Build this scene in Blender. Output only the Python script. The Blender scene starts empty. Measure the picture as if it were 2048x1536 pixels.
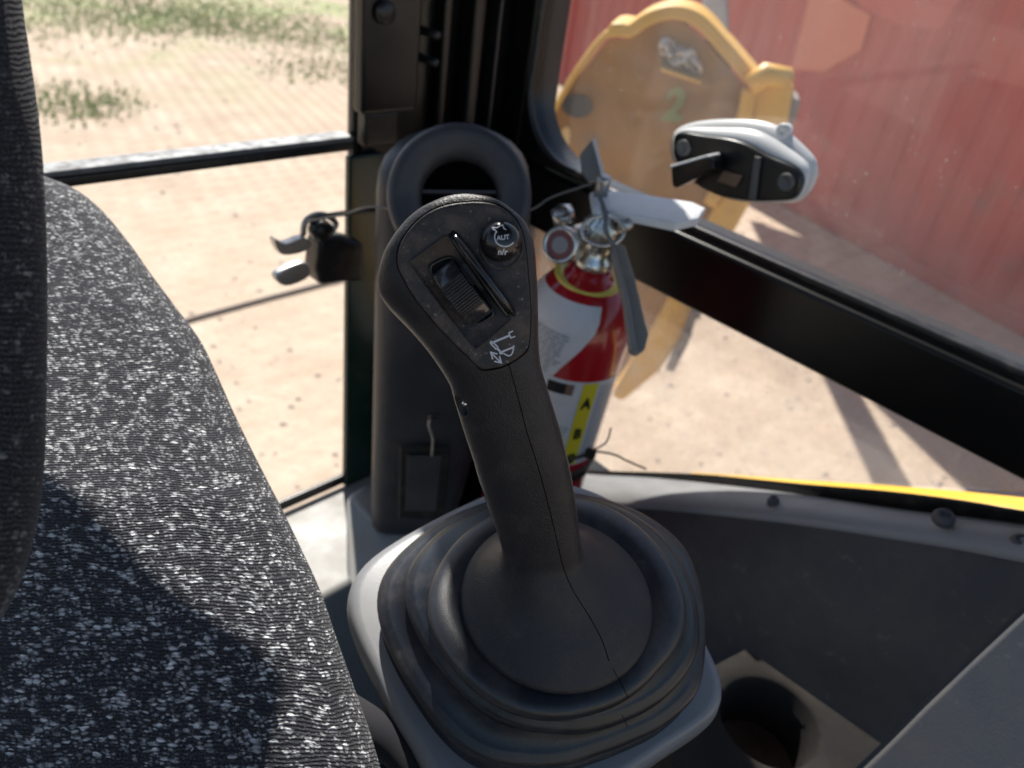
import bpy, bmesh, math, random
import numpy as np
from mathutils import Vector, Matrix
from math import sin, cos, radians, pi, sqrt, atan2, tan
random.seed(7)
S = bpy.context.scene
COL = S.collection

# ------------------------------------------------------------------ camera
PIT, ROL, FPX, HC = radians(33), radians(8.7), 1547.0, 2.5
FW = Vector((0, cos(PIT), -sin(PIT)))
_R0 = Vector((1, 0, 0)); _U0 = Vector((0, sin(PIT), cos(PIT)))
RT = cos(ROL)*_R0 + sin(ROL)*_U0
UP = cos(ROL)*_U0 - sin(ROL)*_R0
CAM = Vector((0, 0, HC))
cd = bpy.data.cameras.new('camera'); cam = bpy.data.objects.new('camera', cd); COL.objects.link(cam)
m = Matrix((RT, UP, -FW)).transposed().to_4x4(); m.translation = CAM
cam.matrix_world = m
cd.sensor_width = 36; cd.lens = FPX*36/2048; cd.clip_start = .01; cd.clip_end = 400
cd.dof.use_dof = True; cd.dof.focus_distance = .345; cd.dof.aperture_fstop = 9.5
S.camera = cam

# ------------------------------------------------------------------ light
SUN = Vector((-.212, .605, .755)).normalized()
W = bpy.data.worlds.new('World'); S.world = W; W.use_nodes = True
nt = W.node_tree; sky = nt.nodes.new('ShaderNodeTexSky'); sky.sky_type = 'NISHITA'; sky.sun_disc = False
sky.sun_elevation = math.asin(SUN.z); sky.sun_rotation = atan2(SUN.x, SUN.y)
nt.links.new(sky.outputs[0], nt.nodes['Background'].inputs[0]); nt.nodes['Background'].inputs[1].default_value = .085
sd = bpy.data.lights.new('sun', 'SUN'); sd.energy = 5; sd.angle = radians(.5); sd.color = (1, .95, .87)
so = bpy.data.objects.new('sun', sd); COL.objects.link(so); so.rotation_euler = SUN.to_track_quat('Z', 'Y').to_euler()
S.view_settings.view_transform = 'Standard'; S.view_settings.look = 'None'; S.view_settings.gamma = 1
S.view_settings.use_curve_mapping = False; S.view_settings.exposure = .76

# ------------------------------------------------------------------ helpers
def ray(x, y): return FW + RT*((x-1024)/FPX) - UP*((y-768)/FPX)
def at(x, y, d): return CAM + ray(x, y)*d
def onp(x, y, p0, n):
    d = ray(x, y); t = (Vector(p0)-CAM).dot(n)/d.dot(n); return CAM + d*t
# cab corner and its two walls: a front-left glass wall and a right glass wall
CN = Vector((-.06, 1.05, 0)); DL = Vector((sin(radians(42)), cos(radians(42)), 0)); DR = Vector((-DL.y, DL.x, 0))
def LW(s, z, o=0): return CN - DL*s + DR*o + Vector((0, 0, z))
def RW(s, z, o=0): return CN - DR*s + DL*o + Vector((0, 0, z))
def onL(x, y, o=0): return onp(x, y, CN + DR*o, DR)
def onR(x, y, o=0): return onp(x, y, CN + DL*o, DL)
def ground(x, y, z=0): return onp(x, y, (0, 0, z), Vector((0, 0, 1)))

def tag(o, label, cat, group=None):
    o['label'] = label; o['category'] = cat
    if group: o['group'] = group
    return o
def thing(name, label, cat, loc=(0, 0, 0), group=None):
    o = bpy.data.objects.new(name, None); COL.objects.link(o); o.location = loc; o.empty_display_size = .05
    return tag(o, label, cat, group)
def link(name, me, mat, parent=None, smooth=False, angle=40, bev=0, seg=2, sub=0):
    o = bpy.data.objects.new(name, me); COL.objects.link(o)
    if mat: me.materials.append(mat)
    if smooth:
        for p in me.polygons: p.use_smooth = True
    if bev:
        b = o.modifiers.new('bevel', 'BEVEL'); b.width = bev; b.segments = seg; b.limit_method = 'ANGLE'; b.angle_limit = radians(30)
        for p in me.polygons: p.use_smooth = True
        w = o.modifiers.new('wn', 'WEIGHTED_NORMAL'); w.keep_sharp = True
    if sub:
        b = o.modifiers.new('sub', 'SUBSURF'); b.levels = sub; b.render_levels = sub
    if parent is not None:
        o.parent = parent
        base = parent
        off = Vector(base.location)
        while base.parent is not None: base = base.parent; off += Vector(base.location)
        me.transform(Matrix.Translation(-off))
    return o
def mesh(name, vs, fs, fix=True):
    me = bpy.data.meshes.new(name); me.from_pydata([tuple(v) for v in vs], [], fs)
    if fix:
        bm = bmesh.new(); bm.from_mesh(me); bmesh.ops.recalc_face_normals(bm, faces=bm.faces); bm.to_mesh(me); bm.free()
    me.update(); return me
def loft_data(rings, close=True, caps=True, vs=None, fs=None):
    vs = [] if vs is None else vs; fs = [] if fs is None else fs
    b = len(vs); n = len(rings[0])
    for r in rings: vs += list(r)
    for i in range(len(rings)-1):
        for j in range(n if close else n-1):
            k = (j+1) % n
            fs.append((b+i*n+j, b+i*n+k, b+(i+1)*n+k, b+(i+1)*n+j))
    if caps and close:
        fs.append(tuple(b+j for j in range(n))[::-1]); fs.append(tuple(b+(len(rings)-1)*n+j for j in range(n)))
    return vs, fs
def loft(name, rings, mat, parent=None, close=True, caps=True, smooth=True, **k):
    return link(name, mesh(name, *loft_data(rings, close, caps)), mat, parent, smooth, **k)
def prism(name, pts, ext, mat, parent=None, bev=0, **k):
    ext = Vector(ext)
    return link(name, mesh(name, *loft_data([[Vector(p) for p in pts], [Vector(p)+ext for p in pts]])), mat, parent, False, bev=bev, **k)
def tube_data(pts, r, n=10, vs=None, fs=None):
    pts = [Vector(p) for p in pts]; rings = []; up = None
    for i, p in enumerate(pts):
        t = (pts[min(i+1, len(pts)-1)]-pts[max(i-1, 0)]).normalized()
        if up is None: up = t.orthogonal().normalized()
        up = (up - t*up.dot(t)).normalized(); w = t.cross(up)
        rr = r[i] if isinstance(r, (list, tuple)) else r
        rings.append([p+(up*cos(2*pi*j/n)+w*sin(2*pi*j/n))*rr for j in range(n)])
    return loft_data(rings, True, True, vs, fs)
def tube(name, pts, r, mat, parent=None, n=10): return link(name, mesh(name, *tube_data(pts, r, n)), mat, parent, True)
def box(name, o, a, b, c, mat, parent=None, bev=0, **k):
    o, a, b, c = map(Vector, (o, a, b, c))
    return prism(name, [o, o+a, o+a+b, o+b], c, mat, parent, bev, **k)
def basis(n, hint=None):
    n = Vector(n).normalized(); h = Vector(hint) if hint is not None else n.orthogonal()
    u = (h-n*h.dot(n)).normalized(); return u, n.cross(u), n
def lathe(name, o, n, prof, mat, parent=None, seg=48, hint=None, **k):
    u, v, n = basis(n, hint); o = Vector(o)
    rings = [[o+n*h+(u*cos(2*pi*j/seg)+v*sin(2*pi*j/seg))*max(r, 1e-5) for j in range(seg)] for r, h in prof]
    return loft(name, rings, mat, parent, **k)
def smoothline(pts, n, closed=False):
    P = [Vector(p) for p in pts]; m_ = len(P); out = []
    segs = m_ if closed else m_-1
    for i in range(segs):
        g = lambda k: P[k % m_] if closed else P[max(0, min(m_-1, k))]
        a, b, c, d = g(i-1), g(i), g(i+1), g(i+2)
        for t in range(n):
            t /= n
            out.append(.5*((2*b)+(c-a)*t+(2*a-5*b+4*c-d)*t*t+(3*b-a-3*c+d)*t**3))
    if not closed: out.append(P[-1])
    return out
def interp(x, xs, ys): return float(np.interp(x, xs, ys))

# ------------------------------------------------------------------ materials
class M:
    def __init__(s, name, col=(.5, .5, .5), rough=.5, metal=0, spec=.5, coat=0):
        s.m = bpy.data.materials.new(name); s.m.use_nodes = True; s.t = s.m.node_tree
        s.b = s.t.nodes['Principled BSDF']; s.b.inputs['Base Color'].default_value = (*col, 1)
        s.b.inputs['Roughness'].default_value = rough; s.b.inputs['Metallic'].default_value = metal
        s.b.inputs['Specular IOR Level'].default_value = spec; s.b.inputs['Coat Weight'].default_value = coat
        s.c = None
    def n(s, ty, **k):
        n = s.t.nodes.new(ty)
        for a, v in k.items():
            if a in n.inputs: n.inputs[a].default_value = v
            else: setattr(n, a, v)
        return n
    def l(s, a, b): s.t.links.new(a, b)
    def coord(s, kind='Object'):
        if s.c is None: s.c = s.n('ShaderNodeTexCoord').outputs[kind]
        return s.c
    def noise(s, scale, detail=4, rough=.55, stretch=None, dist=0):
        n = s.n('ShaderNodeTexNoise', Scale=scale, Detail=detail, Roughness=rough, Distortion=dist)
        v = s.coord()
        if stretch:
            mp = s.n('ShaderNodeMapping'); mp.inputs['Scale'].default_value = stretch; s.l(v, mp.inputs[0]); v = mp.outputs[0]
        s.l(v, n.inputs['Vector']); return n.outputs['Fac']
    def ramp(s, fac, a, b, ca=(0, 0, 0), cb=(1, 1, 1)):
        r = s.n('ShaderNodeValToRGB'); e = r.color_ramp.elements
        e[0].position = a; e[1].position = b; e[0].color = (*ca, 1); e[1].color = (*cb, 1); s.l(fac, r.inputs[0]); return r.outputs[0]
    def mix(s, fac, a, b, mode='MIX'):
        x = s.n('ShaderNodeMix', data_type='RGBA', blend_type=mode)
        for i, v in ((0, fac), (6, a), (7, b)):
            if isinstance(v, (int, float)): x.inputs[i].default_value = v
            elif isinstance(v, tuple): x.inputs[i].default_value = (*v, 1)
            else: s.l(v, x.inputs[i])
        return x.outputs[2]
    def math(s, op, a, b=0.):
        x = s.n('ShaderNodeMath', operation=op)
        for i, v in ((0, a), (1, b)):
            if isinstance(v, (int, float)): x.inputs[i].default_value = v
            else: s.l(v, x.inputs[i])
        return x.outputs[0]
    def base(s, c): s.l(c, s.b.inputs['Base Color']); return s
    def bump(s, h, strength=.3, dist=.001):
        x = s.n('ShaderNodeBump', Strength=strength, Distance=dist); s.l(h, x.inputs['Height'])
        if s.b.inputs['Normal'].is_linked: s.l(s.b.inputs['Normal'].links[0].from_socket, x.inputs['Normal'])
        s.l(x.outputs[0], s.b.inputs['Normal']); return s

def plastic(name, col, rough, grain=900, gs=.25, dust=(.2, .15, .11), damt=.5, dscale=40, lo=.5, hi=.8, spec=.5, wear=None):
    x = M(name, col, rough, spec=spec)
    d = x.ramp(x.noise(dscale, 8, .72), lo, hi)
    f = x.math('MULTIPLY', d, damt)
    c = x.mix(f, col, dust)
    if wear:
        c = x.mix(x.math('MULTIPLY', x.ramp(x.noise(dscale*7, 3, .8), .62, .7), wear), c, (.35, .33, .31))
    x.base(c); x.l(x.math('ADD', x.math('MULTIPLY', f, .4), rough), x.b.inputs['Roughness'])
    if grain: x.bump(x.noise(grain, 2, .5), gs, .0004)
    return x.m
def metal(name, col, rough, dirt=.3):
    x = M(name, col, rough, 1)
    d = x.ramp(x.noise(60, 6, .65), .45, .75)
    x.base(x.mix(x.math('MULTIPLY', d, dirt), col, (.25, .21, .17)))
    x.l(x.math('ADD', x.math('MULTIPLY', d, .25), rough), x.b.inputs['Roughness']); return x.m

m_grip = plastic('grip_rubber', (.014, .014, .018), .44, 1300, .8, (.17, .125, .10), .30, 55, .52, .85, .45)
m_plate = plastic('face_plate_plastic', (.012, .012, .015), .40, 2200, .6, (.20, .14, .11), .55, 65, .44, .72, .45, wear=.5)
m_gloss = plastic('gloss_black_plastic', (.010, .011, .013), .16, 0, 0, (.25, .17, .12), .15, 90, .5, .8)
m_boot = plastic('boot_rubber', (.012, .015, .021), .34, 1500, .3, (.12, .105, .095), .40, 26, .48, .72, .5, wear=.06)
m_dark = M('dark_recess', (.003, .003, .003), 1, spec=0).m
def crest_wear(mat, lo, hi, col):
    t = mat.node_tree; b = t.nodes['Principled BSDF']; src = b.inputs['Base Color'].links[0].from_socket
    g_ = t.nodes.new('ShaderNodeNewGeometry'); rr = t.nodes.new('ShaderNodeValToRGB'); rr.color_ramp.elements[0].position = lo; rr.color_ramp.elements[1].position = hi
    t.links.new(g_.outputs['Pointiness'], rr.inputs[0]); mx_ = t.nodes.new('ShaderNodeMix'); mx_.data_type = 'RGBA'
    t.links.new(rr.outputs[0], mx_.inputs[0]); t.links.new(src, mx_.inputs[6]); mx_.inputs[7].default_value = (*col, 1); t.links.new(mx_.outputs[2], b.inputs['Base Color'])
crest_wear(m_boot, .52, .62, (.085, .072, .062))
m_print = M('white_print', (.62, .64, .70), .5).m
m_cons = plastic('console_grey_plastic', (.20, .21, .225), .38, 1400, .15, (.3, .28, .25), .35, 25, .45, .75)
m_ledge = plastic('ledge_grey_plastic', (.36, .37, .39), .42, 1200, .12, (.34, .32, .28), .5, 14, .4, .7)
m_panel = plastic('dark_side_panel', (.075, .076, .082), .5, 700, .3, (.24, .21, .18), .5, 7, .42, .75, wear=.3)
m_panel2 = plastic('grey_side_panel', (.10, .105, .115), .5, 700, .3, (.2, .17, .14), .5, 8, .42, .75, wear=.15)
m_duct = plastic('duct_plastic', (.036, .037, .044), .45, 700, .15, (.17, .14, .12), .35, 12, .45, .75)
m_lightpanel = plastic('light_grey_panel', (.30, .30, .29), .5, 500, .1, (.26, .22, .17), .5, 10, .4, .7)
m_frame = plastic('cab_frame_paint', (.0045, .0045, .005), .28, 0, 0, (.10, .075, .055), .10, 14, .5, .8, .4)
m_seal = plastic('rubber_seal', (.012, .012, .012), .35, 0, 0, (.2, .17, .14), .3, 60)
m_alu = metal('aluminium_rail', (.24, .25, .26), .7, .3)
m_chrome = metal('chrome', (.66, .66, .63), .26, .35)
m_steel = metal('zinc_steel', (.50, .50, .49), .38, .4)
m_whitepaint = plastic('white_lever_paint', (.74, .75, .76), .32, 0, 0, (.4, .36, .3), .3, 60)
m_greylever = plastic('grey_lever_paint', (.23, .22, .21), .38, 0, 0, (.3, .26, .22), .5, 50)
m_red = M('extinguisher_red', (.42, .012, .018), .22, coat=.5).m
m_white = plastic('label_white', (.66, .66, .68), .4, 0, 0, (.5, .47, .44), .4, 50)
m_yel = M('label_yellow', (.72, .60, .03), .45).m
m_black = M('label_black', (.012, .012, .014), .45).m
m_mapred = M('label_red', (.55, .02, .03), .45).m
m_goldring = plastic('yellow_ring_plastic', (.75, .62, .12), .3, 0, 0, damt=.2)
m_textgrey = M('label_grey_text', (.32, .32, .34), .5).m
m_brownmark = M('label_brown_box', (.20, .13, .09), .5).m
m_yellow_panel = plastic('machine_yellow', (.72, .42, .05), .35, 0, 0, (.5, .36, .18), .3, 12)
m_greenglass = plastic('green_glass_edge', (.012, .035, .026), .2, 0, 0, damt=.1)
m_cord = M('cord_black', (.02, .02, .02), .5).m
m_cordgrey = M('cord_grey', (.12, .11, .10), .5).m
m_grill = M('green_paint', (.20, .24, .09), .6).m
m_scuff_shade = M('scuff_and_pocket_shade', (.05, .045, .04), .7).m  # scuff on the bucket side, and shade colour of the pocket

def fabric(name, flk=.62, amp=1.):
    x = M(name, (.02, .02, .025), .85, spec=.2)
    uv = x.n('ShaderNodeTexCoord').outputs['UV']
    dn = x.n('ShaderNodeTexNoise', Scale=18., Detail=2.); x.l(uv, dn.inputs['Vector'])
    dn2 = x.n('ShaderNodeTexNoise', Scale=260., Detail=2.); x.l(uv, dn2.inputs['Vector'])
    off = x.math('ADD', x.math('MULTIPLY', dn.outputs['Fac'], .012), x.math('MULTIPLY', dn2.outputs['Fac'], .0016))
    sp = x.n('ShaderNodeSeparateXYZ'); x.l(uv, sp.inputs[0])
    v = x.math('ADD', sp.outputs[1], off)
    row = x.math('SINE', x.math('MULTIPLY', v, 2*pi/.00185))
    rowm = x.math('MULTIPLY', x.math('ADD', row, 1.), .5)
    wx_ = x.n('ShaderNodeTexNoise', Scale=420., Detail=2.); x.l(uv, wx_.inputs['Vector'])
    def flecks(cw, chh, th0, th1, seed):
        cb = x.n('ShaderNodeCombineXYZ'); x.l(x.math('ADD', x.math('MULTIPLY', sp.outputs[0], 1/cw), x.math('MULTIPLY', wx_.outputs['Fac'], .8)), cb.inputs[0]); x.l(x.math('MULTIPLY', v, 1/chh), cb.inputs[1]); cb.inputs[2].default_value = seed
        vo = x.n('ShaderNodeTexVoronoi', voronoi_dimensions='3D', Scale=1., Randomness=1.); x.l(cb.outputs[0], vo.inputs['Vector'])
        sc = x.n('ShaderNodeSeparateColor'); x.l(vo.outputs['Color'], sc.inputs[0])
        cl = x.n('ShaderNodeTexNoise', Scale=110., Detail=4., Roughness=.65); x.l(uv, cl.inputs['Vector'])
        thr = x.math('ADD', sc.outputs[0], x.math('MULTIPLY', x.math('SUBTRACT', cl.outputs['Fac'], .5), 2.4))
        return x.math('MULTIPLY', x.math('MULTIPLY', x.ramp(thr, th0, th1), x.ramp(vo.outputs['Distance'], .25, .62, (1, 1, 1), (0, 0, 0))), x.math('ADD', x.math('MULTIPLY', sc.outputs[1], .75), .25))
    f1 = flecks(.0040, .0022, flk, flk+.3, 0.); f2 = flecks(.0022, .0013, flk-.02, flk+.35, 7.3)
    f = x.math('MINIMUM', x.math('ADD', f1, x.math('MULTIPLY', f2, .7)), 1.)
    f = x.math('MULTIPLY', f, x.math('ADD', x.math('MULTIPLY', rowm, .35), .65))
    fine = x.n('ShaderNodeTexNoise', Scale=1100., Detail=3., Roughness=.7); x.l(uv, fine.inputs['Vector'])
    under = x.mix(x.math('MULTIPLY', x.math('ADD', x.math('MULTIPLY', rowm, .6), .4), x.ramp(fine.outputs['Fac'], .38, .68)), (.003, .003, .005), (.085, .085, .10))
    x.base(x.mix(f, under, (.88*amp, .89*amp, .90*amp)))
    h = x.math('ADD', x.math('ADD', x.math('MULTIPLY', rowm, .5), f), x.math('MULTIPLY', fine.outputs['Fac'], .5))
    x.bump(h, .9, .0009)
    x.b.inputs['Sheen Weight'].default_value = .15
    return x.m
m_fab = fabric('seat_fabric', .56)
m_fab_shade = fabric('seat_fabric_shaded', .75, .28)  # same weave with dimmed flecks; the bolster's shade is in the colour

def glass(name, dust, spots, sc=(1, 1, 1), tint=(1, 1, 1)):
    x = M(name); t = x.t; t.nodes.remove(x.b)
    out = [n for n in t.nodes if n.type == 'OUTPUT_MATERIAL'][0]
    tr = x.n('ShaderNodeBsdfTransparent'); tr.inputs[0].default_value = (*tint, 1)
    gl = x.n('ShaderNodeBsdfGlossy', Roughness=.02); fr = x.n('ShaderNodeLayerWeight', Blend=.5)
    a = x.n('ShaderNodeMixShader'); x.l(x.math('ADD', x.math('MULTIPLY', x.math('POWER', fr.outputs['Facing'], 4.), .55), .02), a.inputs[0]); x.l(tr.outputs[0], a.inputs[1]); x.l(gl.outputs[0], a.inputs[2])
    df = x.n('ShaderNodeBsdfDiffuse'); df.inputs[0].default_value = (.72, .68, .64, 1)
    tl = x.n('ShaderNodeBsdfTranslucent'); tl.inputs[0].default_value = (.72, .68, .64, 1)
    d2 = x.n('ShaderNodeMixShader'); d2.inputs[0].default_value = .5; x.l(df.outputs[0], d2.inputs[1]); x.l(tl.outputs[0], d2.inputs[2])
    cloud = x.ramp(x.noise(5, 5, .6, dist=.6), .32, .78)
    streak = x.ramp(x.noise(30, 5, .7, (1, 1, .35)), .52, .75)
    vo = x.n('ShaderNodeTexVoronoi', Scale=110.); x.l(x.coord(), vo.inputs['Vector'])
    dots = x.ramp(vo.outputs['Distance'], .10, .2, (1, 1, 1), (0, 0, 0))
    sel = x.ramp(x.noise(22, 3, .6), .52, .66)
    fac = x.math('ADD', x.math('MULTIPLY', cloud, dust), x.math('MULTIPLY', x.math('MULTIPLY', dots, sel), spots))
    fac = x.math('ADD', fac, x.math('MULTIPLY', x.math('MULTIPLY', streak, cloud), dust*.7))
    fac = x.math('ADD', fac, dust*.35)
    sz = x.n('ShaderNodeSeparateXYZ'); x.l(x.coord(), sz.inputs[0])
    low = x.ramp(sz.outputs[2], .99, 1.12, (1, 1, 1), (0, 0, 0))
    if dust > .05: fac = x.math('ADD', fac, x.math('MULTIPLY', x.math('MULTIPLY', low, x.ramp(x.noise(14, 6, .75), .3, .7)), .22))
    b = x.n('ShaderNodeMixShader'); x.l(fac, b.inputs[0]); x.l(a.outputs[0], b.inputs[1]); x.l(d2.outputs[0], b.inputs[2])
    x.l(b.outputs[0], out.inputs[0]); return x.m
m_glassR = glass('dusty_glass', .082, .30)
m_glassL = glass('clear_glass', .03, .05)

# ground
g = M('dry_ground', (.4, .33, .27), .95, spec=.15)
big = g.noise(.35, 6, .6); mid = g.noise(2.2, 6, .65); fine = g.noise(22, 5, .7)
c = g.mix(g.ramp(big, .35, .7), (.51, .405, .305), (.41, .315, .235))
c = g.mix(g.ramp(mid, .40, .68), c, (.55, .46, .36))
c = g.mix(g.math('MULTIPLY', g.ramp(fine, .54, .72), .5), c, (.27, .20, .16))
wv1 = g.n('ShaderNodeTexWave', Scale=1.9, Distortion=1.0, Detail=2.); mp = g.n('ShaderNodeMapping'); mp.inputs['Rotation'].default_value = (0, 0, .75); g.l(g.coord(), mp.inputs[0]); g.l(mp.outputs[0], wv1.inputs[0])
wv2 = g.n('ShaderNodeTexWave', Scale=1.9, Distortion=1.0, Detail=2.); mp = g.n('ShaderNodeMapping'); mp.inputs['Rotation'].default_value = (0, 0, -.6); g.l(g.coord(), mp.inputs[0]); g.l(mp.outputs[0], wv2.inputs[0])
tr = g.math('MULTIPLY', wv1.outputs['Fac'], wv2.outputs['Fac'])
sx = g.n('ShaderNodeSeparateXYZ'); g.l(g.coord(), sx.inputs[0])
c = g.mix(g.math('MULTIPLY', g.ramp(tr, .1, .6), g.math('MULTIPLY', g.ramp(g.math('DIVIDE', sx.outputs[1], 10.), .45, .8), .55)), c, (.33, .25, .20))
gm = g.math('MULTIPLY', g.ramp(g.noise(.42, 6, .62), .47, .58), g.ramp(g.math('DIVIDE', g.math('SUBTRACT', sx.outputs[1], g.math('MULTIPLY', sx.outputs[0], .25)), 40.), .22, .34))
c = g.mix(g.math('MULTIPLY', gm, .8), c, (.31, .35, .17))
g.base(c); g.bump(g.math('ADD', fine, g.math('MULTIPLY', tr, .35)), .5, .03)
m_ground = g.m

def painted(name, ca, cb, rust=(.16, .07, .04), ramt=.4, rough=.55, sc=3, stretch=None):
    x = M(name, ca, rough)
    c = x.mix(x.ramp(x.noise(sc, 6, .6, stretch), .35, .7), ca, cb)
    c = x.mix(x.math('MULTIPLY', x.ramp(x.noise(sc*2.3, 7, .7), .55, .7), ramt), c, rust)
    x.base(c); return x.m
m_bucket = painted('bucket_yellow_shaded', (.36, .16, .018), (.19, .095, .03), (.15, .11, .09), .7, .5, 3.2)  # worn side paint, darkened so its shaded look sits in the colour
m_bucketedge = painted('bucket_yellow_lit', (.74, .42, .07), (.66, .36, .07), (.3, .18, .1), .2, .45, 3)  # same yellow brightened; the sunlit rim is put into the colour
m_steelworn = painted('worn_steel', (.17, .15, .14), (.26, .23, .21), (.1, .07, .05), .5, .6, 9)
m_cont = painted('container_red', (.46, .065, .055), (.36, .05, .045), (.20, .12, .11), .45, .5, 1.2, (1, 1, .25))
m_contpatch = painted('lit_red_patch', (.62, .19, .12), (.56, .17, .11), (.5, .2, .15), .2, .6, 3)  # container red lightened to stand for light on the wall

# ------------------------------------------------------------------ ground and yard
N = 90; vs = []; fs = []
for i in range(N+1):
    for j in range(N+1):
        x = -60+120*i/N; y = -20+140*j/N
        vs.append((x, y, .02*sin(x*1.3+y*.4)*cos(y*.9)*min(1, max(0, (abs(x)+abs(y)-8)/10))))
for i in range(N):
    for j in range(N):
        a = i*(N+1)+j; fs.append((a, a+N+1, a+N+2, a+1))
gr = link('ground', mesh('ground', vs, fs), m_ground, smooth=True); gr['kind'] = 'structure'
gr['label'] = 'pale dry dirt yard with patches of grass'

# grass
mg = M('grass_blades', (.10, .17, .05), .7); mg.base(mg.mix(mg.noise(3, 3), (.22, .33, .10), (.38, .40, .18)))
vs = []; fs = []
centers = [(ground(px, py), r) for px, py, r in [(120, 15, 2.6), (330, 25, 2.0), (340, 45, 1.2), (230, -10, 4), (600, 70, 1.6), (500, 40, 1.6), (650, 140, .9), (130, 195, .7), (150, 215, .6), (-60, 10, 3), (60, -20, 4), (430, -40, 5), (700, 90, 1.3), (1180, 5, 2.2), (1240, -10, 3)]]
for cpt, r in centers:
    for k in range(int(420*min(r, 2.5))):
        a = random.uniform(0, 2*pi); d = r*sqrt(random.random())*random.uniform(.6, 1.25)
        x, y = cpt.x+d*cos(a), cpt.y+d*sin(a); h = random.uniform(.02, .07); w = .02; b = random.uniform(0, pi)
        n0 = len(vs); vs += [(x-w*cos(b), y-w*sin(b), 0), (x+w*cos(b), y+w*sin(b), 0), (x+random.uniform(-.04, .04), y+random.uniform(-.04, .04), h)]
        fs.append((n0, n0+1, n0+2))
go = link('grass', mesh('grass', vs, fs, False), mg.m); go['kind'] = 'stuff'; go['label'] = 'sparse green grass tufts on the dry dirt'; go['category'] = 'grass'

# loose stones (nobody could count them)
vs = []; fs = []
for k in range(600):
    px = random.uniform(60, 2100); py = random.uniform(150, 1020); p = ground(px, py); r = random.uniform(.006, .02)*(1+p.y/9)
    n0 = len(vs)
    for a in range(5): vs.append((p.x+r*cos(a*1.257)*random.uniform(.7, 1.2), p.y+r*sin(a*1.257)*random.uniform(.7, 1.2), .0))
    vs.append((p.x, p.y, r*.6))
    for a in range(5): fs.append((n0+a, n0+(a+1) % 5, n0+5))
mst = M('stone', (.44, .36, .30), .9)
gv = link('gravel', mesh('gravel', vs, fs, False), mst.m); gv['kind'] = 'stuff'; gv['label'] = 'small loose stones scattered over the dirt'; gv['category'] = 'gravel'

cab_pts = [ground(x, y, .012) for x, y in [(260, 672), (330, 655), (390, 636), (460, 617), (530, 598), (600, 580), (680, 560), (760, 545)]]
tag(tube('ground_cable', smoothline(cab_pts, 5), .017, plastic('old_cable', (.16, .13, .11), .7, 0, 0), n=8), 'thin dark cable lying across the pale dirt beyond the left window', 'cable')

# ------------------------------------------------------------------ red shipping container
cA = ground(1600, 430); cB = ground(2048, 675); cd_ = (cB-cA).normalized(); cn_ = Vector((cd_.y, -cd_.x, 0))
if cn_.dot(Vector((0, -1, 0))) < 0: cn_ = -cn_
cs = cA - cd_*5.2; CLEN = 12.2
cont = thing('shipping_container', 'dusty red corrugated steel shipping container standing behind the yellow bucket', 'shipping container', cs)
prof = []; t = .12; 
while t < CLEN-.12:
    prof += [(t, 0), (t+.07, 0), (t+.11, -.014), (t+.18, -.014), (t+.22, 0)]; t += .278
ring0 = [cs+cd_*a+cn_*o+Vector((0, 0, .16)) for a, o in prof]
ring1 = [p+Vector((0, 0, 2.33)) for p in ring0]
loft('side_wall', [ring0, ring1], m_cont, cont, close=False, caps=False, smooth=False)
box('bottom_rail', cs+cn_*.012, cd_*CLEN, -cn_*.1, (0, 0, .158), m_cont, cont, .008)
box('top_rail', cs+cn_*.012+Vector((0, 0, 2.492)), cd_*CLEN, -cn_*.08, (0, 0, .1), m_cont, cont, .008)
for a in (0, CLEN-.14):
    box('corner_post', cs+cd_*a+cn_*.03, cd_*.14, -cn_*.15, (0, 0, 2.6), m_cont, cont, .01)
box('roof', cs-cn_*.09+Vector((0, 0, 2.5)), cd_*CLEN, -cn_*2.3, (0, 0, .05), m_cont, cont)
box('end_wall', cs+cd_*.02-cn_*.13+Vector((0, 0, .05)), cd_*.05, -cn_*2.3, (0, 0, 2.44), m_cont, cont)
box('back_wall', cs-cn_*2.44+Vector((0, 0, .05)), cd_*CLEN, cn_*.04, (0, 0, 2.44), m_cont, cont)
pp = [onp(x, y, cs+cn_*.006, cn_) for x, y in [(1628, -40), (1690, 2), (1742, 30), (1722, 100), (1650, 142), (1582, 140)]]  # pale patch of light on the wall, made as coloured plate
prism('light_patch', pp, cn_*-.012, m_contpatch, cont)
pp = [onp(x, y, cs+cn_*.006, cn_) for x, y in [(1745, 28), (1800, 50), (1880, 60), (1940, -30), (1700, -60), (1720, 10)]]  # second, fainter patch of light put into colour
prism('light_patch', pp, cn_*-.012, painted('lit_red_patch_faint', (.50, .10, .085), (.46, .09, .08), (.5, .2, .15), .2, .6, 3), cont)

# ------------------------------------------------------------------ yellow bucket
bn = Vector((-.17, -1, 0)).normalized(); b0 = ground(1240, 805, .95); BK = .62
def onB(x, y, o=0): return onp(x, y, b0 - bn*(o*BK), bn)
buck = thing('excavator_bucket', 'worn yellow steel bucket hanging from a dark stick in front of the red container', 'excavator bucket', b0)
face = smoothline([onB(*p) for p in [(1208, 92), (1222, 78), (1255, 78), (1300, 52), (1345, 42), (1385, 58), (1430, 105), (1470, 150), (1490, 172)]], 4)
face += [onB(*p) for p in [(1512, 190), (1500, 240), (1470, 330), (1425, 420), (1370, 530), (1310, 640), (1255, 730), (1215, 790), (1120, 800), (1000, 720), (985, 500), (1040, 380), (1085, 262), (1150, 160)]]
prism('side_plate', face, -bn*.013, m_bucket, buck)
rim = [p+Vector((0, 0, 0)) for p in face]
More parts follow.
